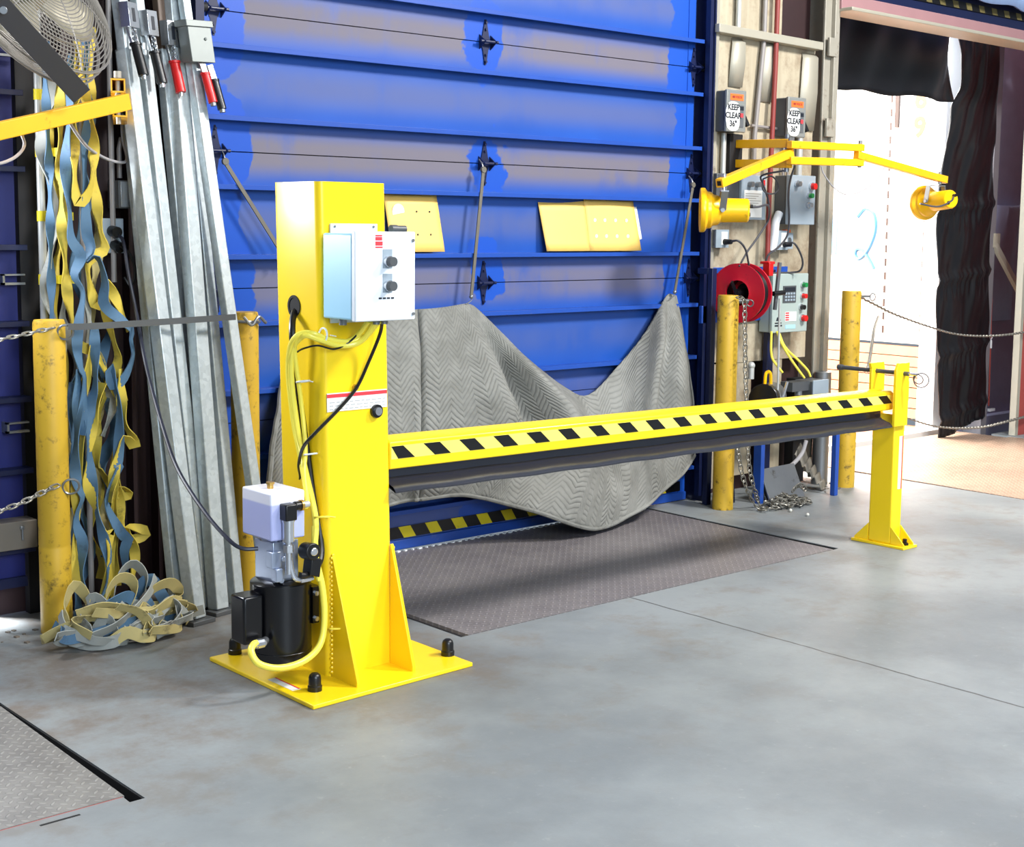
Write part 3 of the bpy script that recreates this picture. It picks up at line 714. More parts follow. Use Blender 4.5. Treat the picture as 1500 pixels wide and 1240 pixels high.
t = thing('dock_plate', 'grey tread-plate dock plate in the floor at the lower left corner', 'dock plate', (0.5, 4.0, 0))
mb = MB()
mb.prism([(-1.15, 3.19), (1.533, 3.19), (1.557, 4.10), (1.558, 4.80), (-1.15, 4.80)], (0, 0, -0.018), X, Y, Z * 0.014)
obj('deck', mb, 'tread_left', t, smooth=False)
mb = MB()
mb.prism([(-1.15, 3.140), (1.525, 3.140), (1.527, 3.183), (-1.15, 3.183)], (0, 0, -0.016), X, Y, Z * 0.012)
mb.box(1.30, 1.40, 3.148, 3.156, -.0045, -.0035, 1)
obj('front_flange', mb, ['floor', 'pit'], t, smooth=False)
mb = MB()
mb.box(-1.15, 1.527, 3.183, 3.189, -0.02, -0.005)
obj('hinge_rod', mb, 'red_primer', t, smooth=False)

t = thing('dock_plate', 'reddish, warm-lit tread-plate dock plate in the floor of the open right bay', 'dock plate', (8.0, 4.5, 0))
mb = MB()
mb.prism([(6.985, 3.42), (9.07, 3.42), (9.07, 5.05), (7.02, 5.05)], (0, 0, -0.016), X, Y, Z * 0.014)
obj('deck', mb, 'tread_warm_light', t, smooth=False)
mb = MB()
mb.prism([(7.05, 5.06), (9.05, 5.06), (9.05, 5.45), (7.05, 5.45)], (0, 0, -0.03), X, Y, Z * 0.022)
obj('lip', mb, 'tread_warm_light', t, smooth=False)

# ---------------------------------------------------------------- wall pieces and jambs
WY = 4.95
mb = MB()
mb.box(1.90, 2.80, WY + .03, WY + .2, 0, 3.4)
struct('wall_left', mb, 'maroon', smooth=False)
mb = MB()                                    # steel column flanges between the left and centre bays
mb.box(2.16, 2.18, 4.86, WY, 0, 3.4)
mb.box(2.20, 2.36, 4.935, 4.95, 0, 3.4)
mb.box(2.27, 2.285, 4.95, 4.98, 0, 3.4)
mb.box(2.43, 2.445, 4.92, 4.98, 0, 3.4)
mb.box(2.53, 2.545, 4.92, 4.98, 0, 3.4)
struct('wall_left_column', mb, 'maroon', smooth=False)
mb = MB()
mb.box(5.60, 6.52, WY, WY + .18, 0, 3.4)
struct('wall_right', mb, 'maroon', smooth=False)
mb = MB()
mb.box(2.60, 2.68, 4.84, WY, 0, 3.4)
mb.box(2.02, 2.12, 4.93, WY + .02, 0, 3.4)
struct('trim_1', mb, 'dark_void', smooth=False)
mb = MB()                                    # dark blue vertical door track and the pale jamb angle beside it
mb.box(5.556, 5.580, 4.83, 4.86, 0.03, 3.3)
mb.box(5.580, 5.590, 4.82, WY, 0, 3.3)
mb.box(5.54, 5.59, 4.945, 4.96, 0, 3.3)
mb.box(2.655, 2.690, 4.80, 4.84, 0.03, 3.3)
struct('trim_2', mb, 'blue_dark', smooth=False)
mb = MB()
mb.box(5.591, 5.618, 4.825, 4.835, 0.0, 3.3)
mb.box(5.591, 5.597, 4.835, WY, 0.0, 3.3)
struct('trim_3', mb, 'jamb', smooth=False)
mb = MB()                                    # cream sheeting of the pier, cut low above the floor
mb.box(5.60, 6.447, 4.852, 4.88, 0.71, 2.385)
mb.box(5.60, 6.15, 4.852, 4.88, 2.385, 3.3)
mb.box(5.60, 5.70, 4.852, 4.88, 0.05, 0.72)
mb.box(5.84, 5.99, 4.857, 4.877, 0.10, 0.72)
mb.box(6.11, 6.25, 4.857, 4.877, 0.10, 0.72)
struct('wall_right_sheet', mb, 'ply', smooth=False)
mb = MB()                                    # ledge rail with folded sheet flaps
mb.obox((6.01, 4.825, 2.408), (0.43, 0, -0.008), (0, 0.032, 0), (0, 0, 0.021))
struct('trim_4', mb, 'flap', bevel=0.003)
for i, (x0, x1, z0, z1) in enumerate(((5.725, 5.825, 2.14, 2.385), (5.98, 6.075, 2.08, 2.385), (6.31, 6.44, 1.95, 2.36))):
    mb = MB()
    mb.grid([[(x0 + .02, 4.85, z1), (x1, 4.85, z1)], [(x0 + .01, 4.838, z1 - .03), (x1, 4.825, z1 - .02)], [(x0, 4.838, (z0 + z1) / 2), (x1, 4.823, (z0 + z1) / 2)], [(x0, 4.848, z0), (x1, 4.84, z0)]])
    obj('sheet_flap', mb, 'flap', solid=0.003, label=('bent pale sheet-metal flap above the left disconnect switch', 'bent pale sheet-metal flap beside the red pipe', 'bent pale sheet-metal flap above the right disconnect switch')[i], cat='sheet flap')
mb = MB()                                    # grey steel jamb of the right bay
mb.box(6.478, 6.612, 4.815, 4.83, 0.03, 3.4)
mb.box(6.602, 6.617, 4.83, 5.10, 0.03, 3.4)
mb.box(6.535, 6.553, 4.79, 4.815, 0.03, 3.4)
for z in (2.402, 1.97):
    mb.box(6.482, 6.55, 4.783, 4.80, z - .05, z + .05)
struct('trim_5', mb, 'jamb', bevel=0.003)
mb = MB()                                    # header beam over the right bay
mb.obox((8.3, 4.86, 2.645), (1.70, 0, -0.0095), (0, 0.06, 0), (0, 0, 0.042))
mb.obox((8.3, 4.83, 2.602), (1.70, 0, -0.0095), (0, 0.10, 0), (0, 0, 0.010), 1)
struct('trim_6', mb, ['purple', 'flap'], bevel=0.004)
mb = MB()                                    # right post of the right bay: pale edge, red primer body
mb.box(9.13, 9.17, 5.05, 5.10, -0.02, 2.7, 0)
mb.box(9.17, 9.50, 5.05, 5.08, -0.02, 2.7, 1)
mb.box(9.5, 12, 5.05, 5.15, -0.02, 3.4, 1)
struct('trim_7', mb, ['flap', 'red_primer'], bevel=0.003)
mb = MB()
mb.box(9.225, 9.30, 5.37, 5.52, -0.05, 3.0)
struct('trim_8', mb, 'jamb_grey', bevel=0.004)
mb = MB()
mb.box(9.28, 10.6, 5.60, 5.66, 0.05, 3.2, 0)
mb.box(9.28, 10.6, 5.52, 5.66, -0.1, 0.05, 0)
struct('wall_back_shelter', mb, ['shelter_wall'], smooth=False)

# ---------------------------------------------------------------- centre door: sheets, stiffeners, hinges
def hinge(x, z, parent, mat='blue_dark', s=1.0):
    h = MB()
    h.prism([(-.018, .03), (-.030, 0), (-.018, -.03), (.018, -.03), (.030, 0), (.018, .03), (0.004, .098), (-0.004, .098)][0:8], (x, YD - .006, z), X * s, Z * s, Y * .006)
    h.prism([(-.016, -.03), (.016, -.03), (.004, -.098), (-.004, -.098)], (x, YD - .006, z), X * s, Z * s, Y * .006)
    for sx in (-.034, .030):
        h.prism([(0, .032), (-.045, 0), (0, -.032)], (x + sx, YD, z), Y, Z, X * .005)
    h.cyl((x - .05, YD - .032, z), (x + .05, YD - .032, z), .007, n=10)
    for dz in (.055, .085, -.055, -.085):
        h.cyl((x, YD - .013, z + dz), (x, YD - .006, z + dz), .006, n=8)
    return obj('hinge', h, mat, parent)

def rail(x0, x1, z, parent, mat='blue_steel'):
    r = MB()
    r.box(x0, x1, YD - .055, YD + .01, z - .003, z + .003)
    r.box(x0, x1, YD - .058, YD - .053, z - .016, z + .003)
    return obj('stiffener', r, mat, parent, bevel=0.001)

door1 = thing('door_1', None, None, (4.15, YD, 0.02), kind='structure')
seams = [SEAM0 + SECT * k for k in (-1, 0, 1, 2)]
edges = [0.022] + seams + [3.3]
for a, b in zip(edges[:-1], edges[1:]):
    p = MB()
    p.box(2.69, 5.54, YD + .012, YD + .03, a - .01, b + .01, 1)
    p.box(2.70, 5.535, YD, YD + .02, a + .002, b - .002)
    p.box(5.485, 5.535, YD - .004, YD + .001, a + .004, b - .004)
    p.box(2.70, 2.825, YD - .004, YD + .001, a + .004, b - .004)
    obj('panel', p, ['door', 'dark_void'], door1, smooth=False)
for s in seams:
    for dz in (.131, -.131):
        rail(2.70, 5.546, s + dz, door1)
rail(2.70, 5.546, 0.185, door1)
for s in seams[1:]:
    for hx in HINGE_X:
        hinge(hx, s, door1)
        if hx != HINGE_X[1]:
            r = MB()
            e = 1 if hx > 4 else -1
            r.cyl((hx, YD - .03, s), (hx + e * .075, YD - .03, s), .006, n=8)
            r.cyl((hx + e * .045, YD - .03, s), (hx + e * .065, YD - .03, s), .018, n=12)
            obj('roller', r, 'dark_void', door1)
b = MB()
b.box(2.70, 5.54, YD - .012, YD + .012, 0.003, 0.046)
obj('bottom_bar', b, 'blue_steel', door1, bevel=.003)
b = MB()
b.box(2.70, 5.50, YD - .0052, YD - .004, 0.052, 0.104, 0)
xx = 2.78
while xx < 5.42:
    b.prism([(0, .1035), (.066, .1035), (.098, .0525), (.032, .0525)], (xx, YD - .0052, 0), X, Z, Y * -.0012, 1)
    xx += 0.148
obj('hazard_tape', b, ['tape_black', 'stripe_yellow'], door1, smooth=False)

# the cord guides and boxes of the left bay's door
door2 = thing('door_2', None, None, (1.2, YD, 0.12), kind='structure')
p = MB()
p.box(-1.2, 2.0, YD, YD + .02, 0.12, 3.3)
obj('panel', p, 'shade_blue', door2, smooth=False)
for z in (2.13, 1.862, 1.602, 1.332, 1.066, 0.80, 0.545, 0.262):
    rail(-1.2, 2.018, z, door2, 'blue_dark')
for z in (1.98, 1.20, 0.68):
    b = MB()
    b.box(1.93, 2.01, YD - .05, YD - .03, z - .004, z + .004)
    b.box(1.93, 2.01, YD - .05, YD - .03, z + .028, z + .034)
    b.box(1.93, 1.938, YD - .05, YD, z - .004, z + .034)
    obj('roller_bracket', b, 'steel', door2)
b = MB()
b.box(1.78, 2.012, YD - .09, YD - .003, 0.268, 0.368, 0)
b.cyl((1.955, YD - .10, .345), (1.955, YD - .088, .345), .008, n=10, mi=1)
b.box(1.952, 1.958, YD - .10, YD - .092, .30, .345, 1)
obj('latch_box', b, ['tan_box', 'steel'], door2, bevel=.003, label='tan latch box')
b = MB()
b.box(-1.2, 2.0, YD - .02, YD + .02, 0.115, 0.15)
obj('bottom_bar', b, 'blue_dark', door2)

# raised door of the right bay, only its bottom edge hangs into view
door3 = thing('door_3', None, None, (8.0, 4.97, 2.68), kind='structure')
b = MB()
b.box(6.8, 9.3, 4.95, 4.97, 2.66, 3.4)
obj('panel', b, 'blue_dark', door3, smooth=False)
b = MB()
b.obox((8.4, 4.944, 2.802), (0.9, 0, 0), (0, .003, 0), (0, 0, .022), 0)
xx = 7.62
while xx < 9.2:
    b.prism([(0, .02), (.06, .02), (.078, -.02), (.018, -.02)], (xx, 4.941, 2.802), X, Z, Y * -.0015, 1)
    xx += .15
obj('hazard_tape', b, ['tape_black', 'shaded_stripe'], door3, smooth=False)
b = MB()
rows = []
for i in range(25):
    x = 7.5 + 1.8 * i / 24
    zb = 2.845 - .03 * (i / 24) + .006 * math.sin(i * 1.1)
    rows.append([(x, 4.86 + .02 * math.sin(i * .9 + j * .5), zb + .4 * j / 4) for j in range(5)])
b.grid(rows)
obj('quilted_pad', b, 'quilt_blue', solid=.012, label='pale blue quilted pad hanging over the raised right door', cat='quilted pad')

# ---------------------------------------------------------------- right bay: dock shelter and trailer
def curtain(name, fn, nu, nv, label, mat='curtain', th=.006):
    m = MB()
    m.grid([[fn(i / nu, j / nv) for j in range(nv + 1)] for i in range(nu + 1)])
    return obj(name, m, mat, solid=th, label=label, cat='dock curtain', angle=60)
def top_c(u, v):
    x = 6.60 + 1.86 * u + .09 * v * max(0, (u - .8) / .2)
    z = 2.86 - (0.600 + .008 * math.sin(u * 23)) * v
    k = max(0, (u - .55) / .45)
    fold = .035 * math.sin(u * 19 + v * 2.6) * k * (0.5 + v) + .010 * math.sin(u * 31 + v * 4) + .02 * math.sin(u * 6 - v * 1.7) * v
    fold += .05 * max(0, u - .92) / .08
    return (x, 5.24 + fold, z)
curtain('dock_curtain', top_c, 70, 16, 'black vinyl head curtain across the top of the open right bay')
def side_c(u, v):
    # u across to the right, v down
    ks = ((0, 8.60), (.10, 8.70), (.16, 8.72), (.22, 8.61), (.42, 8.49), (.62, 8.505), (.85, 8.58), (1, 8.645))
    for (a, xa), (b_, xb) in zip(ks[:-1], ks[1:]):
        if a <= v <= b_:
            t_ = (v - a) / (b_ - a)
            t_ = t_ * t_ * (3 - 2 * t_)
            left = xa + (xb - xa) * t_
    right = 9.20 + .04 * v
    x = left + (right - left) * u
    z = 2.86 - (2.88 - .11 * u) * v
    fold = .007 * math.sin(u * 17 + v * 7) + .007 * math.sin(u * 9 - v * 23) * (v > .3) + .004 * math.sin(u * 31 + v * 40)
    for vb in (.45, .62, .80, .955):
        fold -= .022 * math.exp(-((v - vb) / .010) ** 2) + .006 * math.sin(u * 75) * math.exp(-((v - vb - .02) / .03) ** 2)
    return (x, 5.34 + .02 * u + fold, z)
curtain('dock_curtain', side_c, 60, 110, 'black crumpled side curtain at the right of the open bay')

tr = thing('semi_trailer', 'white-lined trailer backed up to the open right bay', 'trailer', (8.95, 6.4, 0))
m = MB()
m.box(8.95, 9.0, 5.60, 12.0, 0.60, 3.0)
obj('side_liner', m, 'trailer_white', tr, smooth=False)
m = MB()
for z0 in (0.06, 0.135, 0.21, 0.285, 0.36, 0.435, 0.51):
    m.box(8.945, 9.0, 5.70, 12.0, z0, z0 + .068)
obj('wood_scuff_liner', m, 'trailer_wood', tr, smooth=False)
m = MB()
m.box(8.93, 9.13, 5.58, 5.72, -0.02, 3.0)
obj('rear_frame', m, 'white', tr, bevel=.004)
m = MB()
m.box(6.5, 9.0, 5.6, 12.0, -0.06, 0.0)
obj('deck', m, 'trailer_wood', tr, smooth=False)
m = MB()
m.box(6.5, 9.02, 5.52, 5.60, -0.10, 0.01)
obj('rear_sill', m, 'trailer_white', tr, bevel=.004)
m = MB()
m.box(6.5, 6.55, 6.2, 12.0, 0.0, 3.0)
m.box(6.5, 9.0, 11.9, 12.0, 0.0, 3.0)
obj('far_liner', m, 'trailer_white', tr, smooth=False)
def yline(px_y):
    return px_y
for yb in (6.04, 5.728, 6.62):
    m = MB()
    zs = [0.62]
    while zs[-1] < 2.6:
        zs += [zs[-1] + .043, zs[-1] + .098]
    V_ = [[m.bm.verts.new((8.9470, yb + s_ * .008, z)) for s_ in (1, -1)] for z in zs]
    for k in range(len(zs) - 1):
        m.face([V_[k][0], V_[k][1], V_[k + 1][1], V_[k + 1][0]], k % 2)
    obj('logistics_track', m, ['trailer_white', 'slot'], tr, smooth=False, solid=.003)
m = MB()
m.box(8.93, 8.948, 5.968, 6.0, 2.15, 2.5)
obj('hanging_strip', m, 'slot', tr)
obj('stencil_number', text_bm('6\n9', .20, (8.9475, 5.80, 2.24), -Y, Z, .002), 'text_tan', tr, smooth=False, label='faint tan stencilled 69')
m = text_bm('1', .40, (8.9475, 6.505, 1.36), -Y, Z, .002)
obj('marker_number', m, 'text_blue', tr, smooth=False, label='blue hand-marked 1')
m = MB()
dg = [(0.09, .14), (.02, .20), (-.06, .17), (-.09, .08), (-.07, -.02), (-.01, -.12), (.06, -.17), (.10, -.14), (.085, -.10), (.04, -.10), (-.02, -.15), (-.09, -.24)]
m.tube(catmull([(8.945, 6.215 + a * .9, 1.37 + b) for a, b in dg], 6), .014, 6)
obj('marker_number', m, 'text_blue', tr, label='blue hand-marked 2')

# wood-tone marks of the shelter side: brace, pull cord, pocket flap
m = MB()
m.bar((9.29, 5.38, 1.335), (9.60, 5.10, 0.62), .045, .03, Y)
m.box(9.27, 9.345, 5.36, 5.385, 1.30, 1.40)
obj('diagonal_brace', m, 'flap', label='pale steel diagonal brace at the right edge of the open bay', cat='brace')
t = thing('pull_cord', 'thin red pull cord hanging beside the grey shelter post', 'cord', (9.33, 5.38, .13))
m = MB()
m.tube([(9.295, 5.38, 1.29), (9.31, 5.38, .8), (9.335, 5.38, .16)], .005, 6)
obj('cord', m, 'red_primer', t)
m = MB()
m.ring((9.31, 5.375, .66), Y, .016, .004)
m.cyl((9.315, 5.375, .64), (9.318, 5.375, .58), .008)
m.box(9.33, 9.40, 5.365, 5.385, .12, .14)
obj('grip', m, 'white', t)
m = MB()
m.grid([[(9.40 + .6 * i / 8, 5.56 - .05 * math.sin(math.pi * i / 8), 1.62 - .02 * math.sin(math.pi * i / 8)), (9.40 + .55 * i / 8, 5.585, 1.2), (9.45 + .5 * i / 8, 5.59, .75)] for i in range(9)])
obj('pocket_flap', m, 'shelter_wall', solid=.006, label='slack dark vinyl flap on the shelter side wall', cat='vinyl flap')

# ---------------------------------------------------------------- yellow bollards and barrier chains
def bollard(x, y, h, r, label, lean=(0, 0), mat='old_yellow'):
    t = thing('bollard', label, 'bollard', (x, y, 0), 'steel bollards along the wall')
    m = MB()
    rows = [(r, 0), (r, .18), (r, .30), (r * .975, .305), (r, .31), (r, h - .012), (r * .93, h)]
    m.lathe(rows, (x, y, 0), (lean[0], lean[1], 1), 28)
    top = Vector((x, y, 0)) + Vector((lean[0], lean[1], 1)).normalized() * h
    m.cyl(top - Z * .004, top, r * .93, n=28)
    obj('post', m, mat, t)
    return t
b1 = bollard(2.003, 4.66, 1.085, .0535, 'old yellow bollard at the left, before the hanging straps', (0.0, 0))
m = MB(); m.ring((2.035, 4.602, 1.045), (0.3, 1, .3), .026, .004); m.ring((2.04, 4.600, .515), (0.3, 1, .3), .028, .004)
obj('chain_ring', m, 'steel', b1)
b2 = bollard(2.785, 4.70, 1.085, .0535, 'old yellow bollard behind the galvanised bars, beside the pump')
m = MB(); m.ring((2.785, 4.70, 1.05), (0.05, 0, 1), .057, .006); m.tube(catmull([(2.745, 4.635, 1.07), (2.77, 4.62, 1.04), (2.80, 4.62, 1.07), (2.84, 4.635, 1.045)], 6), .006)
obj('wire_tie', m, 'steel', b2)
b3 = bollard(5.513, 4.63, 1.085, .053, 'scraped yellow bollard in front of the red hose reel')
m = MB(); m.cyl((5.55, 4.60, 1.055), (5.60, 4.575, 1.055), .012); m.ring((5.61, 4.57, 1.045), (1, 1, 0), .016, .004)
obj('chain_hook', m, 'dark_grey', b3)
b4 = bollard(6.538, 4.62, 1.085, .053, 'clean yellow bollard at the left edge of the open bay')
m = MB(); m.cyl((6.58, 4.59, 1.055), (6.64, 4.57, 1.055), .007); m.ring((6.655, 4.565, 1.05), (0.2, 1, 0), .02, .004)
obj('chain_hook', m, 'steel', b4)
for k, lb, ca in (('chainL1', 'upper steel chain across the left bay, tied to the left bollard', 'chain'), ('chainL2', 'lower steel chain across the left bay, tied to the left bollard', 'chain'),
                  ('chainR1', 'upper steel chain across the open right bay', 'chain'), ('chainR2', 'lower steel chain across the open right bay', 'chain')):
    obj('barrier_chain', MB().chain(D[k]), 'chain', label=lb, cat=ca, group='barrier chains')
m = MB()
pts = catmull(D['strap_band'], 6)
m.ribbon(pts, [Z] * len(pts), .022, .004)
obj('bungee_strap', m, 'dark_grey', label='dark flat strap stretched between the two left bollards', cat='strap')

m = MB()
m.chain(D['loose_chain'])
m.chain(D['loose_chain2'])
rr = random.Random(3)
for i in range(120):
    a = rr.uniform(0, 6.28); q = rr.uniform(0, 1) ** .6
    c = (5.86 + .15 * q * math.cos(a) - .02, 4.475 + .085 * q * math.sin(a), .012 + .055 * (1 - q) * rr.random() + .004)
    m.link(c, (rr.uniform(-1, 1), rr.uniform(-1, 1), rr.uniform(-.35, .35)), (rr.uniform(-.5, .5), rr.uniform(-.5, .5), 1), .019, .011, .0034)
for k in range(6):
    m.link((5.86 + .012 * k, 4.45 - .004 * k, .085 + .02 * math.sin(k * .6)), (1, -.2, math.cos(k * .6)), (0, 1, .4), .019, .011, .0034)
obj('loose_chain', m, 'chain', label='long loose steel chain hanging from the scraped bollard into a heap on the floor', cat='chain')
obj('keeper_chain', MB().chain(D['hang_chain'], L=.012, W=.007, r=.002), 'chain', label='small keeper chain hanging to the pin of the yellow end post', cat='chain')

# ---------------------------------------------------------------- the yellow barrier gate
g = thing('barrier_gate', 'bright yellow hydraulic dock barrier gate: square column, base plate and long striped beam', 'barrier gate', (2.53, 3.73, 0))
LEAN = Vector((-.021, 0, 1))
def colx(z):
    return -.021 * (z - .42)
def sheared(mb, zref=.42):
    for v in mb.bm.verts:
        v.co.x += -.021 * (v.co.z - zref)
    return mb
m = MB()
pl = []
for cx_, cy_, a0_ in ((2.668 - .024, 3.855 - .024, 0), (2.413 + .024, 3.855 - .024, 90), (2.413 + .024, 3.60 + .024, 180), (2.668 - .024, 3.60 + .024, 270)):
    for k in range(7):
        a = math.radians(a0_ + 15 * k)
        pl.append((cx_ + .024 * math.cos(a), cy_ + .024 * math.sin(a)))
m.prism(pl, (0, 0, .014), X, Y, Z * 1.531)
sheared(m)
obj('column', m, 'gate_yellow', g, angle=50)
m = MB()
m.prism([(2.238, 3.410), (2.866, 3.432), (2.866, 4.035), (2.240, 4.022)], (0, 0, 0), X, Y, Z * .014)
obj('base_plate', m, 'gate_yellow', g, bevel=.003)
for x in (2.437, 2.662):
    m = MB()
    m.prism([(3.60, .012), (3.462 if x < 2.5 else 3.478, .012), (3.462 if x < 2.5 else 3.478, .03), (3.595, .405), (3.60, .405)], (x - .006, 0, 0), Y, Z, X * .012)
    obj('gusset', m, 'gate_yellow', g, bevel=.002)
for x in (2.437, 2.662):
    m = MB()
    m.prism([(3.855, .012), (3.99, .012), (3.99, .03), (3.86, .405), (3.855, .405)], (x - .006, 0, 0), Y, Z, X * .012)
    obj('gusset', m, 'gate_yellow', g, bevel=.002)
m = MB()
for i in range(26):
    z = .03 + i * .0145
    m.sphere((2.430 + .001 * (i % 3), 3.597, z), .0055, 8, 5)
    m.sphere((2.668, 3.597, z), .0055, 8, 5)
obj('weld_bead', m, 'gate_yellow', g)
for x, y in ((2.318, 3.522), (2.852, 3.545), (2.322, 4.02 - .02), (2.80, 3.96)):
    m = MB()
    m.lathe([(.0, .056), (.010, .055), (.016, .050), (.019, .042), (.0195, .018), (.022, .016), (.022, .0)], (x, y, .013), Z, 20)
    obj('anchor_cap', m, 'black', g)
m = MB()
m.box(2.427, 2.652, 3.597, 3.5995, .848, .905, 0)
m.box(2.427, 2.652, 3.5962, 3.5975, .891, .902, 1)
for r_ in range(3):
    xx = 2.435
    while xx < 2.64:
        wl = random.uniform(.008, .022)
        m.box(xx, min(xx + wl, 2.645), 3.5965, 3.5972, .8535 + r_ * .0105, .8565 + r_ * .0105, 2)
        xx += wl + .006
sheared(m)
obj('warning_label', m, ['paper', 'text_red', 'fine_print'], g, smooth=False, label='white label with red heading')
m = MB()
m.cyl((2.600, 3.600, .838), (2.600, 3.588, .838), .021, n=24, mi=0)
m.cyl((2.600, 3.588, .838), (2.600, 3.580, .838), .013, n=20, mi=1)
obj('pivot_pin', m, ['black', 'chrome'], g)
m = MB()
m.cyl((2.521, 3.600, .918), (2.521, 3.590, .918), .010, n=6, mi=0)
obj('bolt', m, 'brass', g)
m = MB()                                     # cable hole with dark rim in the left face
m.lathe([(.030, 0), (.034, 0), (.034, .004), (.026, .004), (.026, .0)], (2.3975, 3.745, 1.165), -X, 24)
m.cyl((2.3975, 3.745, 1.165), (2.3955, 3.745, 1.165), .027, n=24)
obj('cable_hole', m, 'pit', g)
m = MB()
m.box(2.3905, 2.392, 3.70, 3.745, 1.455, 1.52)
obj('serial_plate', m, 'white', g)
m = MB()
m.prism([(2.285, 3.47), (2.30, 3.44), (2.36, 3.425), (2.385, 3.43)][:0] or [(2.262, 3.560), (2.292, 3.560), (2.292, 3.70), (2.262, 3.70)], (0, 0, .014), X, Y, Z * .001, 0)
m.prism([(2.286, 3.562), (2.291, 3.562), (2.291, 3.698), (2.286, 3.698)], (0, 0, .0152), X, Y, Z * .0006, 1)
obj('base_label', m, ['paper', 'text_red'], g, smooth=False, label='white label with red edge on the base plate')
# barrier beam with slight droop to the right
def bz(x, zl, zr):
    return zl + (zr - zl) * (x - 2.66) / (5.445 - 2.66)
beam = MB()
y0, y1 = 3.605, 3.700
prof = [(y0, 0), (y0, 1), (y0 + .012, 1.10), (y1, 1.13), (y1, 0)]
def bp(x, y, f):
    lo, hi = bz(x, .644, .620), bz(x, .730, .696)
    return (x, y, lo + (hi - lo) * f)
A = [beam.bm.verts.new(bp(2.66, y, f)) for y, f in prof]
B = [beam.bm.verts.new(bp(5.445, y, f)) for y, f in prof]
for i in range(5):
    beam.face([A[i], A[(i + 1) % 5], B[(i + 1) % 5], B[i]])
beam.face(A[::-1]); beam.face(B)
bo = obj('barrier_beam', beam, 'gate_yellow', g, bevel=.004)
m = MB()
m.prism([(2.665, bz(2.665, .676, .650)), (5.435, bz(5.435, .676, .650)), (5.435, bz(5.435, .719, .688)), (2.665, bz(2.665, .719, .688))], (0, y0, 0), X, Z, Y * -.0012, 0)
xx = 2.645
while xx < 5.40:
    def q(x, f):
        x = min(max(x, 2.665), 5.434)
        lo, hi = bz(x, .677, .651), bz(x, .718, .687)
        return (x, lo + (hi - lo) * f)
    m.prism([q(xx, 1), q(xx + .067, 1), q(xx + .067 + .047, 0), q(xx + .047, 0)], (0, y0 - .0012, 0), X, Z, Y * -.0008, 1)
    xx += .1488
obj('hazard_tape', m, ['tape_yellow', 'tape_black'], bo, smooth=False)
m = MB()
prof = [(3.640, .650), (3.638, .612), (3.629, .603), (3.588, .590), (3.574, .577), (3.576, .571), (3.586, .576), (3.634, .593), (3.646, .606), (3.650, .650)]
n = len(prof)
rows = []
for i in range(41):
    x = 2.66 + (5.40 - 2.66) * i / 40
    dz = bz(x, 0, -.0255)
    rows.append([(x, y, z + dz + .0015 * math.sin(i * 1.3)) for y, z in prof + prof[:1]])
m.grid(rows)
obj('rubber_skirt', m, 'rubber', bo)

# control box on the column
cb = thing('control_box', 'white control box with two dark knobs on the yellow column', 'control box', (2.51, 3.50, 1.13))
m = MB()
m.box(2.400, 2.614, 3.440, 3.592, 1.137, 1.392)
obj('enclosure', m, 'ctrl_blue', cb, bevel=.006)
m = MB()
m.box(2.398, 2.618, 3.420, 3.440, 1.134, 1.398)
obj('lid', m, 'white', cb, bevel=.004)
m = MB()
m.box(2.428, 2.600, 3.590, 3.597, 1.12, 1.420, 0)
for x in (2.442, 2.585):
    m.cyl((x, 3.590, 1.411), (x, 3.587, 1.411), .004, n=8, mi=1)
obj('mounting_flange', m, ['white', 'steel'], cb)
for z in (1.310, 1.238):
    m = MB()
    m.box(2.497, 2.531, 3.4185, 3.4205, z - .02, z + .036, 0)
    obj('knob_plate', m, 'panel_grey', cb, smooth=False)
    m = MB()
    m.cyl((2.514, 3.420, z), (2.514, 3.405, z), .0165, n=24, mi=0)
    m.cyl((2.514, 3.405, z), (2.514, 3.388, z), .0150, .0142, n=24, mi=1)
    obj('knob', m, ['chrome', 'dark_grey'], cb)
m = MB()
for i, (w, h) in enumerate(((.024, .004), (.024, .010), (.026, .012), (.026, .004))):
    z = (1.389, 1.380, 1.366, 1.355)[i]
    m.box(2.470, 2.470 + w, 3.4188, 3.4202, z - h / 2 - .003, z + h / 2 - .003)
obj('warning_sticker', m, 'text_red', cb, smooth=False, label='small sticker of red print lines')
m = MB()
for i in range(4):
    m.box(2.482 + i * .015, 2.493 + i * .015, 3.4188, 3.4202, 1.199, 1.204)
obj('maker_plate', m, 'text_dark', cb, smooth=False)
m = MB()
for x, z in ((2.608, 1.372), (2.609, 1.152)):
    m.cyl((x, 3.420, z), (x, 3.416, z), .005, n=10)
obj('lid_screw', m, 'steel', cb)
m = MB()
m.cyl((2.62, 3.52, 1.405), (2.655, 3.52, 1.405), .011, n=14)
m.cyl((2.60, 3.52, 1.405), (2.622, 3.52, 1.405), .013, n=14)
obj('side_switch', m, 'dark_grey', cb)
m = MB()
for x, y in ((2.43, 3.53), (2.53, 3.5), (2.56, 3.5)):
    m.cyl((x, y, 1.137), (x, y, 1.118), .012, n=12)
obj('cable_gland', m, 'steel', cb)

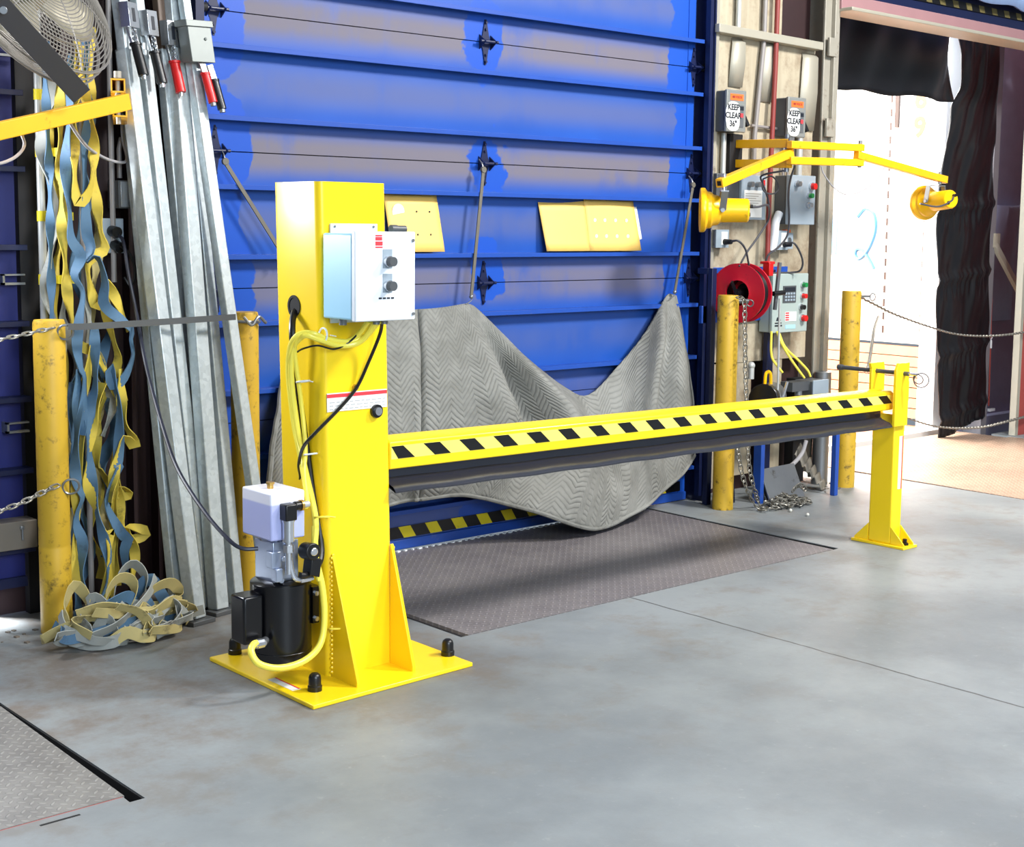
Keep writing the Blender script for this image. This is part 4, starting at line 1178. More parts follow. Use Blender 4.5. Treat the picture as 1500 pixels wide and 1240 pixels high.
# hydraulic power unit
pu = thing('hydraulic_pump', 'hydraulic power unit with black motor and milky oil tank at the column foot', 'hydraulic pump', (2.305, 3.69, .014))
m = MB()
m.cyl((2.305, 3.69, .085), (2.305, 3.69, .325), .094, n=40)
m.cyl((2.305, 3.69, .325), (2.305, 3.69, .336), .094, .078, n=40)
m.cyl((2.305, 3.69, .078), (2.305, 3.69, .085), .084, .094, n=40)
m.cyl((2.305, 3.69, .110), (2.305, 3.69, .114), .0955, n=40)
obj('motor', m, 'black_paint', pu, bevel=.003)
m = MB()
m.box(2.148, 2.216, 3.645, 3.725, .155, .302)
obj('terminal_box', m, 'black_paint', pu, bevel=.007)
m = MB()
m.box(2.385, 2.402, 3.63, 3.72, .19, .305, 0)
m.box(2.375, 2.398, 3.618, 3.632, .19, .305, 0)
for z in (.285, .205):
    m.cyl((2.386, 3.618, z), (2.386, 3.610, z), .008, n=6, mi=1)
obj('mounting_bracket', m, ['black_paint', 'chrome'], pu)
m = MB()
m.box(2.216, 2.337, 3.60, 3.765, .472, .618)
obj('oil_tank', m, 'tank', pu, bevel=.006, seg=3)
m = MB()
m.cyl((2.265, 3.68, .616), (2.265, 3.68, .632), .010, n=12)
m.cyl((2.265, 3.68, .632), (2.265, 3.68, .638), .013, n=12)
obj('filler_plug', m, 'brass', pu)
m = MB()
m.box(2.245, 2.335, 3.635, 3.74, .335, .46, 0)
m.box(2.228, 2.262, 3.615, 3.65, .385, .435, 0)
m.box(2.235, 2.258, 3.60, 3.63, .345, .385, 0)
m.cyl((2.285, 3.69, .455), (2.285, 3.69, .474), .045, n=24)
for x, z in ((2.25, .36), (2.27, .41), (2.30, .44), (2.262, .345)):
    m.cyl((x, 3.637, z), (x, 3.612, z), .009, n=12, mi=0)
obj('manifold', m, ['bluish_metal'], pu, bevel=.002)
m = MB()
m.cyl((2.268, 3.585, .47), (2.268, 3.585, .53), .018, n=18, mi=0)
m.cyl((2.268, 3.585, .53), (2.268, 3.585, .536), .020, n=18, mi=0)
m.cyl((2.268, 3.585, .37), (2.268, 3.585, .47), .010, n=14, mi=0)
m.cyl((2.268, 3.585, .437), (2.268, 3.585, .46), .016, n=6, mi=0)
m.tube(catmull([(2.272, 3.585, .42), (2.276, 3.58, .38), (2.285, 3.575, .355), (2.31, 3.572, .348), (2.345, 3.572, .348)], 6), .008, 10, 0)
m.cyl((2.30, 3.572, .348), (2.335, 3.572, .349), .010, n=6)
obj('valve_stem', m, 'chrome', pu)
m = MB()
m.box(2.248, 2.288, 3.565, 3.605, .535, .585)
m.cyl((2.288, 3.585, .575), (2.312, 3.585, .575), .014, n=14)
obj('solenoid_plug', m, 'black', pu, bevel=.004)
m = MB()
m.cyl((2.310, 3.585, .575), (2.318, 3.585, .575), .017, n=16, mi=0)
m.cyl((2.318, 3.585, .575), (2.340, 3.585, .576), .010, n=12, mi=1)
obj('plug_nut', m, ['brass', 'conduit'], pu)
m = MB()
m.cyl((2.335, 3.60, .43), (2.335, 3.55, .435), .026, n=20, mi=0)
m.obox((2.345, 3.575, .385), (.018, 0, -.006), (0, .022, 0), (.004, 0, .028), 0)
m.cyl((2.335, 3.55, .435), (2.335, 3.544, .435), .013, n=16, mi=1)
obj('solenoid_coil', m, ['black', 'chrome'], pu, bevel=.003)
m = MB()
gp = Vector(D['motor_cable'][-1])
m.cyl(gp - X * .012, gp + X * .010, .015, n=10)
m.cyl(gp + X * .010, gp + Vector((.03, .02, 0)), .012, n=14)
m.cyl(gp - X * .020, gp - X * .012, .0125, n=14)
obj('cable_gland', m, 'chrome', pu)

def cord(name, key, r, mat, label, cat, n=8, pts=None):
    return obj(name, MB().tube(catmull(pts or D[key], 8), r, n), mat, label=label, cat=cat)
for i, (p, lb) in enumerate(zip(D['ycable_box'], ('outermost yellow cable from the control box down the column to the tank', 'yellow cable running straight down the column to the motor', 'yellow cable ending at the solenoid plug of the pump'))):
    obj('yellow_cable', MB().tube(catmull(p, 8), .0075 if i != 1 else .0095, 10), 'hose_yellow', label=lb, cat='cable', group='yellow control cables')
cord('motor_cable', 'motor_cable', .0105, 'hose_yellow', 'thick yellow cable looping under the black motor', 'cable', 12)
cord('hydraulic_hose', 'black_hose', .0105, 'hose_black', 'black hydraulic hose from the column hole down to the pump', 'hose', 10)
cord('black_cord', 'black_cord', .0055, 'hose_black', 'black cord crossing the front of the yellow column', 'cord')
cord('thin_cord', 'thin_black', .003, 'hose_black', 'thin black cord curving under the control box', 'cord')
cord('power_cord', 'pump_cord', .0065, 'cord_blue', 'long dark power cord from the wall outlet to the pump', 'cord')
for i, (c, nr, R_) in enumerate((((2.395, 3.585, 1.085), (1, 0, -.1), .022), ((2.372, 3.66, .94), (0, .2, 1), .020), ((2.392, 3.65, .715), (0, .2, 1), .020), ((2.40, 3.60, .525), (.1, .2, 1), .022), ((2.428, 3.572, .175), (.1, .2, 1), .020))):
    m = MB()
    m.ring(c, nr, R_, .003, 18, 6)
    m.tube([(c[0] + R_, c[1] - .004, c[2]), (c[0] + R_ + .018, c[1] - .012, c[2] - .004)], .0018, 5)
    obj('cable_tie', m, 'white' if i < 3 else 'hose_yellow', label=('white cable tie on the bundle under the control box', 'white cable tie high on the left of the column', 'white cable tie just above the oil tank', 'yellow cable tie beside the oil tank', 'yellow cable tie low beside the motor')[i], cat='cable tie')

# end post
ep = thing('end_post', 'short yellow end post that catches the right end of the striped beam', 'post', (5.47, 3.64, 0))
m = MB()
m.box(5.432, 5.512, 3.582, 3.702, .010, .60)
obj('post', m, 'gate_yellow', ep, bevel=.008, seg=3)
m = MB()
m.box(5.417, 5.527, 3.503, 3.782, 0, .012)
obj('base_plate', m, 'gate_yellow', ep, bevel=.002)
for x in (5.432, 5.506):
    for s in (-1, 1):
        m = MB()
        yb = 3.582 if s < 0 else 3.702
        ye = 3.512 if s < 0 else 3.775
        m.prism([(yb, .012), (ye, .012), (ye, .02), (yb, .092)], (x, 0, 0), Y, Z, X * .006)
        obj('gusset', m, 'gate_yellow', ep, bevel=.001)
m = MB()
m.box(5.400, 5.500, 3.564, 3.578, .55, .805)
m.prism([(5.402, .805), (5.418, .832), (5.500, .832), (5.500, .805)], (0, 3.564, 0), X, Z, Y * .014)
obj('catch_plate', m, 'gate_yellow', ep, bevel=.002)
m = MB()
m.box(5.43, 5.53, 3.712, 3.726, .58, .795)
m.prism([(5.43, .795), (5.42, .822), (5.522, .822), (5.53, .795)], (0, 3.712, 0), X, Z, Y * .014)
m.box(5.432, 5.50, 3.702, 3.714, .52, .66)
obj('catch_plate', m, 'gate_yellow', ep, bevel=.002)
m = MB()
m.box(5.515, 5.523, 3.578, 3.64, .66, .745)
obj('stop_tab', m, 'gate_yellow', ep)
m = MB()
m.cyl((5.46, 3.54, .785), (5.47, 3.90, .785), .010, n=14, mi=0)
m.cyl((5.46, 3.50, .785), (5.46, 3.54, .785), .006, n=10, mi=1)
m.cyl((5.47, 3.90, .785), (5.47, 3.925, .785), .013, n=12, mi=0)
pin = obj('lock_pin', m, ['dark_grey', 'chrome'], ep)
m = MB()
m.ring((5.478, 3.488, .760), (.75, .6, .1), .032, .003, 24)
m.ring((5.472, 3.50, .764), (.9, .2, .3), .022, .003, 20)
obj('pull_ring', m, 'dark_grey', pin)
m = MB()
m.box(5.470, 5.500, 3.5800, 3.5818, .26, .50, 0)
m.box(5.492, 5.499, 3.5795, 3.5802, .26, .50, 1)
obj('warning_label', m, ['paper', 'text_red'], ep, smooth=False, label='tall white label with red edge')
m = MB()
m.cyl((5.475, 3.535, .012), (5.475, 3.535, .022), .018, n=6)
m.cyl((5.475, 3.535, .022), (5.475, 3.535, .040), .010, n=10)
obj('anchor_bolt', m, 'black', ep)

# ---------------------------------------------------------------- quilted moving blanket on the centre door
BK = [catmull([(p[0], 4.845 - (4.845 - p[1]) * 2.1, p[2]) for p in c], 12) for c in D['blanket']]
nv = len(BK[0])
rows, uvs = [], []
nu = (len(BK) - 1) * 5
cols = []
for j in range(nv):
    cols.append(catmull([c[j] for c in BK], 5))
ulen = [0.0]
midr = cols[nv // 2]
for i in range(1, nu + 1):
    ulen.append(ulen[-1] + (midr[i] - midr[i - 1]).length)
rr = random.Random(5)
for i in range(nu + 1):
    row, ur = [], []
    acc = 0.0
    for j in range(nv):
        p = cols[j][i].copy()
        if j:
            acc += (cols[j][i] - cols[j - 1][i]).length
        p.y += .004 * math.sin(i * .7 + j * .35) * math.sin(j * .22)
        row.append(p)
        ur.append((ulen[i], acc))
    rows.append(row)
    uvs.append(ur)
bl = thing('moving_blanket', 'grey quilted moving blanket slung from rods on the blue door', 'blanket', (4.5, 4.80, .2))
m = MB()
m.grid(rows, 0, uvs)
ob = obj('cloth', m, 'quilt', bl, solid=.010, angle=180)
m = MB()
hem = [rows[i][-1] for i in range(0, nu + 1)]
m.tube([h + Vector((0, -.003, .004)) for h in hem], .010, 8)
m.tube([p + Vector((0, -.002, 0)) for p in rows[-1]], .008, 8)
m.tube([p + Vector((-.002, -.002, 0)) for p in rows[0]], .012, 8)
obj('bound_hem', m, 'quilt', bl)
m = MB()
seam = [p + Vector((0, -.006, 0)) for p in rows[20]]
m.tube(seam, .0035, 6)
obj('seam', m, 'dark_grey', bl)

# rods that hold the blanket
for (a, b_, lb) in (((2.802, 4.855, 1.647), (3.06, 4.85, 1.285), 'thin grey rod slanting from the left door hinge behind the column'), ((4.093, 4.855, 1.659), (4.02, 4.845, 1.105), 'thin grey rod from the middle hinge to the blanket'), ((5.481, 4.855, 1.629), (5.352, 4.845, 1.095), 'thin grey rod from the right hinge to the blanket corner')):
    t = thing('hook_rod', lb, 'rod', a, 'rods on the blue door')
    a, b_ = Vector(a), Vector(b_)
    m = MB()
    m.bar(a, b_, .016, .006, Y)
    m.cyl(a - Y * .006 + Z * .004, a + Y * .006 + Z * .004, .014, n=14)
    obj('rod', m, 'wood_handle', t, bevel=.001)
    m = MB()
    d = (b_ - a).normalized()
    m.sphere(b_, .010)
    m.tube(catmull([b_, b_ + d * .014 + X * .004, b_ + d * .026 - X * .012, b_ + d * .032 - X * .03], 6), .0022, 6)
    m.tube(catmull([a + Z * .004, a + Z * .03 + Y * .01, a + Z * .05 + Y * .03], 5), .003, 6)
    obj('hook', m, 'steel', t)

# cards on the stiffener
def card(name, pts, bow, label, spots=None, mat='manila'):
    """pts: tl, tr, br, bl as (x, z)"""
    t = thing(name, label, 'card', ((pts[0][0] + pts[1][0]) / 2, YD - .04, pts[2][1]), 'cards stood on the door stiffener')
    m = MB()
    R_ = []
    for i in range(13):
        u = i / 12
        tp = Vector((pts[0][0], 0, pts[0][1])).lerp(Vector((pts[1][0], 0, pts[1][1])), u)
        bt = Vector((pts[3][0], 0, pts[3][1])).lerp(Vector((pts[2][0], 0, pts[2][1])), u)
        col = []
        for j in range(7):
            p = tp.lerp(bt, j / 6)
            p.y = YD - .008 - .042 * (j / 6) - bow * math.sin(math.pi * u)
            p.z += .006 * math.sin(math.pi * u) * (1 - j / 6) * (-1)
            col.append(p)
        R_.append(col)
    m.grid(R_)
    obj('sheet', m, mat, t, solid=.0025)
    for (u, v, r, mt, nm) in spots or []:
        x = pts[3][0] + (pts[2][0] - pts[3][0]) * u
        z = pts[0][1] + (pts[2][1] - pts[0][1]) * v
        yy = YD - .008 - .042 * v - bow * math.sin(math.pi * u) - .0022
        s = MB()
        s.cyl((x, yy + .001, z), (x, yy - .0008, z), r, n=16)
        obj(nm, s, mt, t)
    return t
card('card_sheet', [(3.585, 1.548), (3.868, 1.553), (3.885, 1.303), (3.60, 1.303)], .004, 'manila card with four dark holes beside the column', [(.52, .30, .004, 'text_dark', 'hole'), (.77, .30, .004, 'text_dark', 'hole'), (.50, .70, .004, 'text_dark', 'hole'), (.75, .70, .004, 'text_dark', 'hole'), (.18, .30, .032, 'paper', 'sticker')])
card('card_sheet', [(4.468, 1.528), (4.775, 1.541), (4.768, 1.303), (4.490, 1.303)], .006, 'plain manila card at the middle of the door')
card('card_sheet', [(4.762, 1.556), (5.100, 1.545), (5.123, 1.303), (4.768, 1.303)], .008, 'manila card with eight white dots, right of the plain card', [(u, v, .0085, 'paper', 'dot') for v in (.42, .72) for u in (.14, .32, .52, .74)])
t = card('paper_sheet', [(5.04, 1.535), (5.135, 1.53), (5.138, 1.36), (5.04, 1.34)], 0, 'white paper behind the card with dots', None, 'paper')
for c in t.children:
    for v in c.data.vertices:
        v.co.y += .012

# ---------------------------------------------------------------- electrical pier, right of the door
def screen_text(body, size, x, y, z, mat, parent, name, label=None):
    return obj(name, text_bm(body, size, (x, y, z), X, Z), mat, parent, smooth=False, label=label)
for i, (x0, x1, z0, z1, lb) in enumerate(((5.600, 5.752, 1.902, 2.112, 'grey disconnect switch box with KEEP CLEAR sticker, left of the red pipe'), (6.095, 6.247, 1.900, 2.108, 'grey disconnect switch box with KEEP CLEAR sticker and blue tag, right of the red pipe'))):
    t = thing('disconnect_switch', lb, 'switch box', ((x0 + x1) / 2, 4.93, z0), 'disconnect switches')
    m = MB()
    m.box(x0 + .006, x1 - .006, 4.765, 4.852, z0 + .004, z1 - .004)
    obj('enclosure', m, 'dark_grey', t, bevel=.006)
    m = MB()
    m.box(x0, x1, 4.748, 4.766, z0, z1)
    obj('cover', m, 'grey_paint', t, bevel=.005)
    m = MB()
    m.box(x0 + .025, x1 - .025, 4.7465, 4.7482, z1 - .052, z1 - .020)
    obj('hazard_label', m, 'orange', t, smooth=False, label='orange label')
    screen_text('480 VOLTS', .016, (x0 + x1) / 2, 4.7462, z1 - .036, 'pipe_red', t, 'lettering')
    m = MB()
    cxx, cz = x0 + .050, z0 + .078
    poly = []
    for k in range(40):
        a = 2 * math.pi * k / 40
        rx = .056 * (1 + .05 * math.cos(6 * a + .6))
        rz = .070 * (1 + .05 * math.cos(4 * a))
        ca, sa = math.cos(a), math.sin(a)
        poly.append((rx * math.copysign(abs(ca) ** .6, ca), rz * math.copysign(abs(sa) ** .6, sa)))
    m.prism(poly, (cxx, 4.7475, cz), X, Z, Y * -.0012)
    st_ = obj('keep_clear_sticker', m, 'paper', t, smooth=False, label='white KEEP CLEAR 36 inch sticker')
    obj('lettering', text_bm('KEEP\nCLEAR\n36"', .041, (cxx, 4.7458, cz + .003), X, Z), 'text_dark', st_, smooth=False)
    m = MB()
    m.box(x1 - .052, x1 - .022, 4.7455, 4.7472, z0 + .025, z1 - .075, 0)
    m.box(x1 - .052, x1 - .022, 4.745, 4.7456, z1 - .10, z1 - .08, 1)
    m.box(x1 - .050, x1 - .026, 4.745, 4.7456, z1 - .135, z1 - .115, 2)
    obj('rating_plate', m, ['steel', 'text_dark', 'text_red'], t, smooth=False)
    m = MB()
    m.box(x1, x1 + .014, 4.77, 4.82, z0 + .03, z1 - .02, 0)
    m.bar((x1 + .012, 4.79, z0 + .115), (x1 + .038, 4.765, z0 + .035), .022, .016, Y, 1)
    obj('lever', m, ['dark_grey', 'black'], t, bevel=.003)
    if i:
        m = MB()
        m.box(x1 + .004, x1 + .032, 4.775, 4.785, z0 + .125, z0 + .175)
        obj('lockout_tag', m, 'blue_tag', t, bevel=.006)

def pipe(name, pts, r, mat, label, cat='pipe', n=14, group=None):
    return obj(name, MB().tube(pts, r, n), mat, label=label, cat=cat, group=group)
pipe('sprinkler_pipe', [(6.061, 4.812, 3.168), (6.057, 4.812, 2.255), (6.020, 4.797, 1.597), (6.002, 4.782, 1.243)], .0135, 'pipe_red', 'red painted pipe down the middle of the pier')
pipe('conduit', [(5.764, 4.827, 3.168), (5.764, 4.827, 2.422)], .014, 'conduit', 'short pale conduit above the left switch box')
pipe('conduit', [(5.676, 4.827, 1.901), (5.676, 4.827, 1.685)], .014, 'conduit', 'pale conduit under the left switch box')
pipe('conduit', [(5.980, 4.827, 3.168), (5.975, 4.827, 2.402), (5.921, 4.827, 1.891), (5.921, 4.827, 1.715)], .013, 'conduit_dim', 'dusty conduit just left of the red pipe')
pipe('conduit', [(5.892, 4.827, 1.950), (6.108, 4.827, 1.945)], .008, 'conduit_dim', 'thin horizontal conduit between the switch boxes')
for x in (6.172, 6.211):
    pipe('conduit', [(x, 4.83, 1.891), (x, 4.83, 1.685)], .007, 'conduit_dim', 'thin conduit under the right switch box, %s one' % ('left' if x < 6.19 else 'right'))
pipe('conduit', [(6.304, 4.827, 1.921), (6.304, 4.827, 1.695)], .018, 'conduit', 'wide pale conduit beside the grey jamb')
m = MB()
m.tube(catmull([(6.128, 4.812, 1.499), (6.088, 4.802, 1.449), (6.079, 4.802, 1.361), (6.074, 4.812, 1.302)], 8), .022, 12)
obj('flexible_conduit', m, 'white', label='fat white flexible conduit at the lower left of the button panel', cat='conduit')

# left grey panel with document sleeve
t = thing('starter_panel', 'grey starter panel with a paper sheet, behind the left yellow lamp', 'panel', (5.83, 4.93, 1.46))
m = MB(); m.box(5.60, 5.80, 4.80, 4.852, 1.465, 1.695); obj('enclosure', m, 'dark_grey', t, bevel=.004)
m = MB(); m.box(5.775, 5.975, 4.782, 4.80, 1.462, 1.692); obj('door', m, 'panel_grey', t, bevel=.003)
m = MB(); m.box(5.795, 5.94, 4.779, 4.782, 1.475, 1.615, 0)
for k in range(6):
    m.box(5.805, 5.93 - .02 * (k % 3), 4.7783, 4.7792, 1.595 - k * .012, 1.598 - k * .012, 1)
obj('paper_sheet', m, ['paper', 'jamb'], t, smooth=False)
for x in (5.835, 5.895):
    m = MB(); m.cyl((x, 4.782, 1.645), (x, 4.755, 1.645), .014, n=16); obj('selector_knob', m, 'steel', t)
m = MB(); m.box(5.945, 5.962, 4.7795, 4.782, 1.64, 1.67); obj('red_lamp', m, 'red', t)

# right grey panel with buttons
t = thing('button_panel', 'grey panel with red, green and clear buttons beside the right jamb', 'panel', (6.22, 4.93, 1.43))
m = MB(); m.box(6.135, 6.345, 4.77, 4.90, 1.443, 1.70); obj('enclosure', m, 'dark_grey', t, bevel=.004)
m = MB(); m.box(6.125, 6.345, 4.742, 4.77, 1.440, 1.702); obj('door', m, 'panel_grey', t, bevel=.004)
for x, z, mt, nm, r_ in ((6.175, 1.655, 'steel', 'selector_knob', .014), (6.305, 1.645, 'red', 'stop_button', .017), (6.285, 1.595, 'green', 'start_button', .013), (6.278, 1.545, 'chrome', 'pilot_lamp', .013)):
    m = MB()
    m.cyl((x, 4.742, z), (x, 4.730, z), r_ + .004, n=18, mi=0)
    m.cyl((x, 4.730, z), (x, 4.712, z), r_, n=18, mi=1)
    obj(nm, m, ['chrome', mt], t)
m = MB()
for z in (1.66, 1.48):
    m.box(6.128, 6.138, 4.755, 4.765, z - .02, z + .02)
obj('latch', m, 'dark_grey', t)

# outlet boxes with plugs
for i, (x0, x1, z0, z1, lb) in enumerate(((5.60, 5.70, 1.318, 1.410, 'metal outlet box with black plug under the left lamp'), (6.09, 6.19, 1.305, 1.408, 'metal outlet box with black plug under the button panel'))):
    t = thing('outlet_box', lb, 'outlet', ((x0 + x1) / 2, 4.93, z0), 'outlet boxes on the pier')
    m = MB(); m.box(x0, x1, 4.80, 4.852, z0, z1); obj('enclosure', m, 'steel', t, bevel=.004)
    m = MB(); m.box(x0, x1, 4.795, 4.80, z0, z1, 0)
    m.box(x0 + .04, x1 - .012, 4.793, 4.7952, z0 + .015, z1 - .012, 1)
    obj('face_plate', m, ['panel_grey', 'paper'], t, smooth=False)
    m = MB(); m.cyl((x0 + .065, 4.795, z0 + .03), (x0 + .068, 4.75, z0 + .03), .016, .012, n=14); obj('plug', m, 'black', t)
    if i:
        m = MB(); m.box(x1 + .004, x1 + .075, 4.82, 4.852, z0 + .005, z1 - .012, 0); m.cyl((x1 + .04, 4.82, z0 + .05), (x1 + .04, 4.815, z0 + .05), .017, n=16, mi=1); m.box(x1 + .02, x1 + .065, 4.83, 4.852, z1 - .012, z1 + .005, 2)
        obj('side_outlet', m, ['panel_grey', 'dark_grey', 'orange'], t)

# steel stand that carries the hose reel
t = thing('steel_stand', 'blue steel stand with legs to the floor under the hose reel', 'stand', (5.9, 4.7, 0))
m = MB(); m.box(5.515, 5.550, 4.74, 4.77, 0.0, 1.215); m.box(5.515, 5.545, 4.77, 4.84, 1.185, 1.215); obj('upright', m, 'blue_dark', t, bevel=.002)
m = MB(); m.box(6.05, 6.10, 4.80, 4.83, 0.0, 1.20); obj('upright', m, 'blue_dark', t, bevel=.002)
m = MB(); m.box(5.545, 6.24, 4.83, 4.85, .93, 1.02); m.box(5.545, 6.24, 4.83, 4.85, 1.185, 1.215); obj('crossbar', m, 'blue_steel', t, bevel=.002)
m = MB(); m.box(5.755, 5.785, 4.585, 4.635, 0, .47); obj('leg', m, 'blue_steel', t, bevel=.002)
m = MB(); m.box(6.252, 6.282, 4.48, 4.51, 0, .47); obj('leg', m, 'blue_steel', t, bevel=.002)
m = MB(); m.box(5.755, 6.282, 4.60, 4.63, .435, .46); m.box(6.255, 6.28, 4.49, 4.63, .435, .46); m.box(5.76, 5.78, 4.62, 4.85, .435, .46); obj('frame', m, 'blue_steel', t)

# hose reel: two flanges, drum, hose guide
t = thing('hose_reel', 'red hose reel on the blue stand behind the scraped bollard', 'hose reel', (5.80, 4.75, 1.09))
ax = Vector((-.976, -.215, 0)).normalized()
c0 = Vector((5.685, 4.71, 1.088))
m = MB()
m.lathe([(.066, .000), (.085, -.004), (.140, .0), (.152, .004), (.152, .010), (.140, .010), (.085, .006), (.066, .012), (.066, .0)], c0, ax, 40)
obj('front_flange', m, 'reel_red', t)
m = MB()
m.cyl(c0 - ax * .088, c0 - ax * .082, .14, n=36)
obj('back_disc', m, 'dark_void', t)
m = MB()
m.lathe([(.05, -.085), (.150, -.085), (.152, -.080), (.150, -.075), (.05, -.075), (.05, -.085)], c0, ax, 40)
obj('rear_flange', m, 'reel_red', t)
m = MB()
m.lathe([(.068, -.08), (.068, .0)], c0, ax, 32)
for k in range(5):
    m.ring(c0 - ax * (.072 - k * .014), ax, .125, .0085, 36, 6)
obj('hose_coil', m, 'hose_black', t)
m = MB()
m.cyl(c0 - ax * .09, c0 + ax * .01, .022, n=18)
m.cyl(c0 + ax * .01, c0 + ax * .022, .014, n=12)
m.bar(c0 + ax * .008 + Vector((-.01, 0, .0)), c0 + ax * .008 + Vector((-.06, -.01, .06)), .016, .008, Y)
obj('hub', m, 'black', t)
m = MB()
m.box(5.838, 5.872, 4.635, 4.68, 1.175, 1.245)
m.box(5.838, 5.89, 4.64, 4.70, 1.235, 1.25)
obj('guide_arm', m, 'red', t, bevel=.004)
m = MB()
m.bar((5.895, 4.615, 1.245), (5.885, 4.63, 1.00), .020, .012, Y, 0)
m.cyl((5.845, 4.61, 1.085), (5.92, 4.60, 1.09), .013, n=12, mi=1)
obj('guide_bracket', m, ['steel', 'black'], t)
m = MB()
m.tube([(5.885, 4.60, 1.06), (5.88, 4.59, .60), (5.875, 4.60, .49)], .006, 8)
obj('hose_end', m, 'conduit', t)

# keypad control box
t = thing('keypad_box', 'pale grey-green control box with keypad and four buttons, right of the hose reel', 'control box', (6.16, 4.84, .86))
m = MB(); m.box(6.018, 6.308, 4.765, 4.84, .868, 1.175); obj('enclosure', m, 'keypad_grey', t, bevel=.005)
m = MB(); m.box(6.012, 6.314, 4.745, 4.765, .865, 1.180); obj('door', m, 'keypad_grey', t, bevel=.004)
m = MB(); m.box(6.095, 6.205, 4.741, 4.745, 1.025, 1.115, 0); m.box(6.105, 6.195, 4.739, 4.7412, 1.085, 1.107, 1)
for r_ in range(3):
    for c_ in range(4):
        m.box(6.108 + c_ * .023, 6.124 + c_ * .023, 4.738, 4.7412, 1.034 + r_ * .017, 1.045 + r_ * .017, 2)
obj('keypad', m, ['dark_grey', 'text_dark', 'panel_grey'], t, smooth=False)
for x, z, mt, nm, r_ in ((6.262, 1.118, 'green', 'start_button', .013), (6.262, 1.058, 'red', 'stop_button', .013), (6.252, .998, 'black', 'selector_knob', .013), (6.268, .938, 'red', 'emergency_button', .017)):
    m = MB(); m.cyl((x, 4.745, z), (x, 4.736, z), r_ + .004, n=18, mi=0); m.cyl((x, 4.736, z), (x, 4.716, z), r_, n=18, mi=1)
    obj(nm, m, ['chrome', mt], t)
m = MB()
m.box(6.12, 6.215, 4.743, 4.7452, .925, .975, 0)
for k in range(4):
    m.box(6.122, 6.152, 4.7422, 4.7432, .929 + k * .012, .937 + k * .012, 1)
m.box(6.125, 6.21, 4.743, 4.7452, .885, .905, 2)
m.box(6.035, 6.095, 4.743, 4.7452, .90, .908, 3); m.box(6.035, 6.09, 4.743, 4.7452, .915, .921, 3); m.prism([(0, 0), (.04, 0), (.03, .022), (.008, .018)], (6.045, 4.7452, .93), X, Z, Y * -.002, 3)
obj('labels', m, ['paper', 'text_red', 'ctrl_blue', 'text_dark'], t, smooth=False)
for i, p in enumerate(D['ycable_k']):
    obj('yellow_cable', MB().tube(catmull(p, 8), .0065, 8), 'hose_yellow', label=('yellow cable from the keypad box, the left of the long pair', 'yellow cable from the keypad box, the right of the long pair', 'short yellow cable hanging behind the keypad box')[i], cat='cable')

# pump motor, junction box and odds and ends at the pier foot
t = thing('electric_motor', 'grey and black electric motor on the stand behind the scraped bollard', 'motor', (5.95, 4.70, .61))
m = MB(); m.cyl((5.82, 4.62, .54), (6.03, 4.74, .53), .075, n=24); m.cyl((6.03, 4.74, .53), (6.10, 4.78, .52), .075, .03, n=24); obj('housing', m, 'steel', t, bevel=.004)
m = MB(); m.cyl((5.775, 4.60, .545), (5.822, 4.621, .54), .078, .080, n=24); obj('end_cap', m, 'black_paint', t, bevel=.004)
m = MB(); m.tube(catmull([(5.86, 4.66, .60), (5.865, 4.66, .66), (5.885, 4.66, .675), (5.905, 4.66, .66), (5.91, 4.66, .60)], 6), .009, 8); obj('lifting_eye', m, 'lamp_yellow', t)
m = MB(); m.cyl((5.87, 4.57, .48), (5.945, 4.58, .625), .008, n=10); obj('handle', m, 'chrome', t)
m = MB(); m.cyl((5.795, 4.70, .64), (5.795, 4.70, .70), .016, n=12); m.sphere((5.795, 4.70, .71), .02); obj('pressure_gauge', m, 'conduit', t)
t = thing('junction_box', 'grey junction box beside the grey steel post', 'junction box', (6.4, 4.71, .50))
m = MB(); m.box(6.27, 6.415, 4.66, 4.78, .40, .60); obj('enclosure', m, 'steel', t, bevel=.004)
m = MB(); m.box(6.262, 6.40, 4.648, 4.66, .40, .605); obj('cover', m, 'panel_grey', t, bevel=.003)
m = MB(); m.box(6.12, 6.27, 4.68, 4.76, .55, .60, 0); m.cyl((6.20, 4.70, .50), (6.20, 4.70, .55), .02, n=12, mi=1); m.box(6.17, 6.20, 4.66, 4.70, .44, .53, 1); obj('fittings', m, ['dark_grey', 'steel'], t)
m = MB(); m.box(6.30, 6.40, 4.80, 4.86, .02, .60); obj('support', m, 'dark_void', t)
m = MB()
m.cyl((6.495, 4.76, 0), (6.495, 4.76, .63), .046, n=24, mi=0)
obj('steel_post', m, 'steel', label='bare grey steel pipe post left of the clean yellow bollard', cat='post')
cord('grey_hose', 'gray_hose', .011, 'cord_light', 'grey hose looping low behind the beam at the pier foot', 'hose', 10)
m = MB(); m.obox((5.955, 4.60, .085), (.155, .01, 0), (0, .040, .085), (0, -.004, .002)); m.obox((5.84, 4.62, .06), (.03, .0, 0), (0, .04, .06), (0, -.004, .002))
obj('metal_sheet', m, 'steel', label='grey metal sheet leaning behind the chain heap', cat='metal sheet', bevel=.001)
m = MB()
rows = []
for i in range(29):
    a = i / 28
    rows.append([(6.18 + .13 * a + .10 * j, 4.70 - .10 * a + .04 * j, .20 - .19 * a + .012 * math.sin(i * 1.35) + .05 * (1 - a) * j) for j in (0, 1)])
m.grid(rows)
obj('corrugated_offcut', m, 'corrug', solid=.003, label='ribbed grey offcut leaning by the grey steel post', cat='offcut', angle=70)
m = MB(); m.obox((5.62, 4.70, .055), (.07, .01, 0), (0, .01, 0), (0, .005, .055)); obj('rubber_block', m, 'rubber', label='dark rubber block on the floor right of the scraped bollard', cat='rubber block')
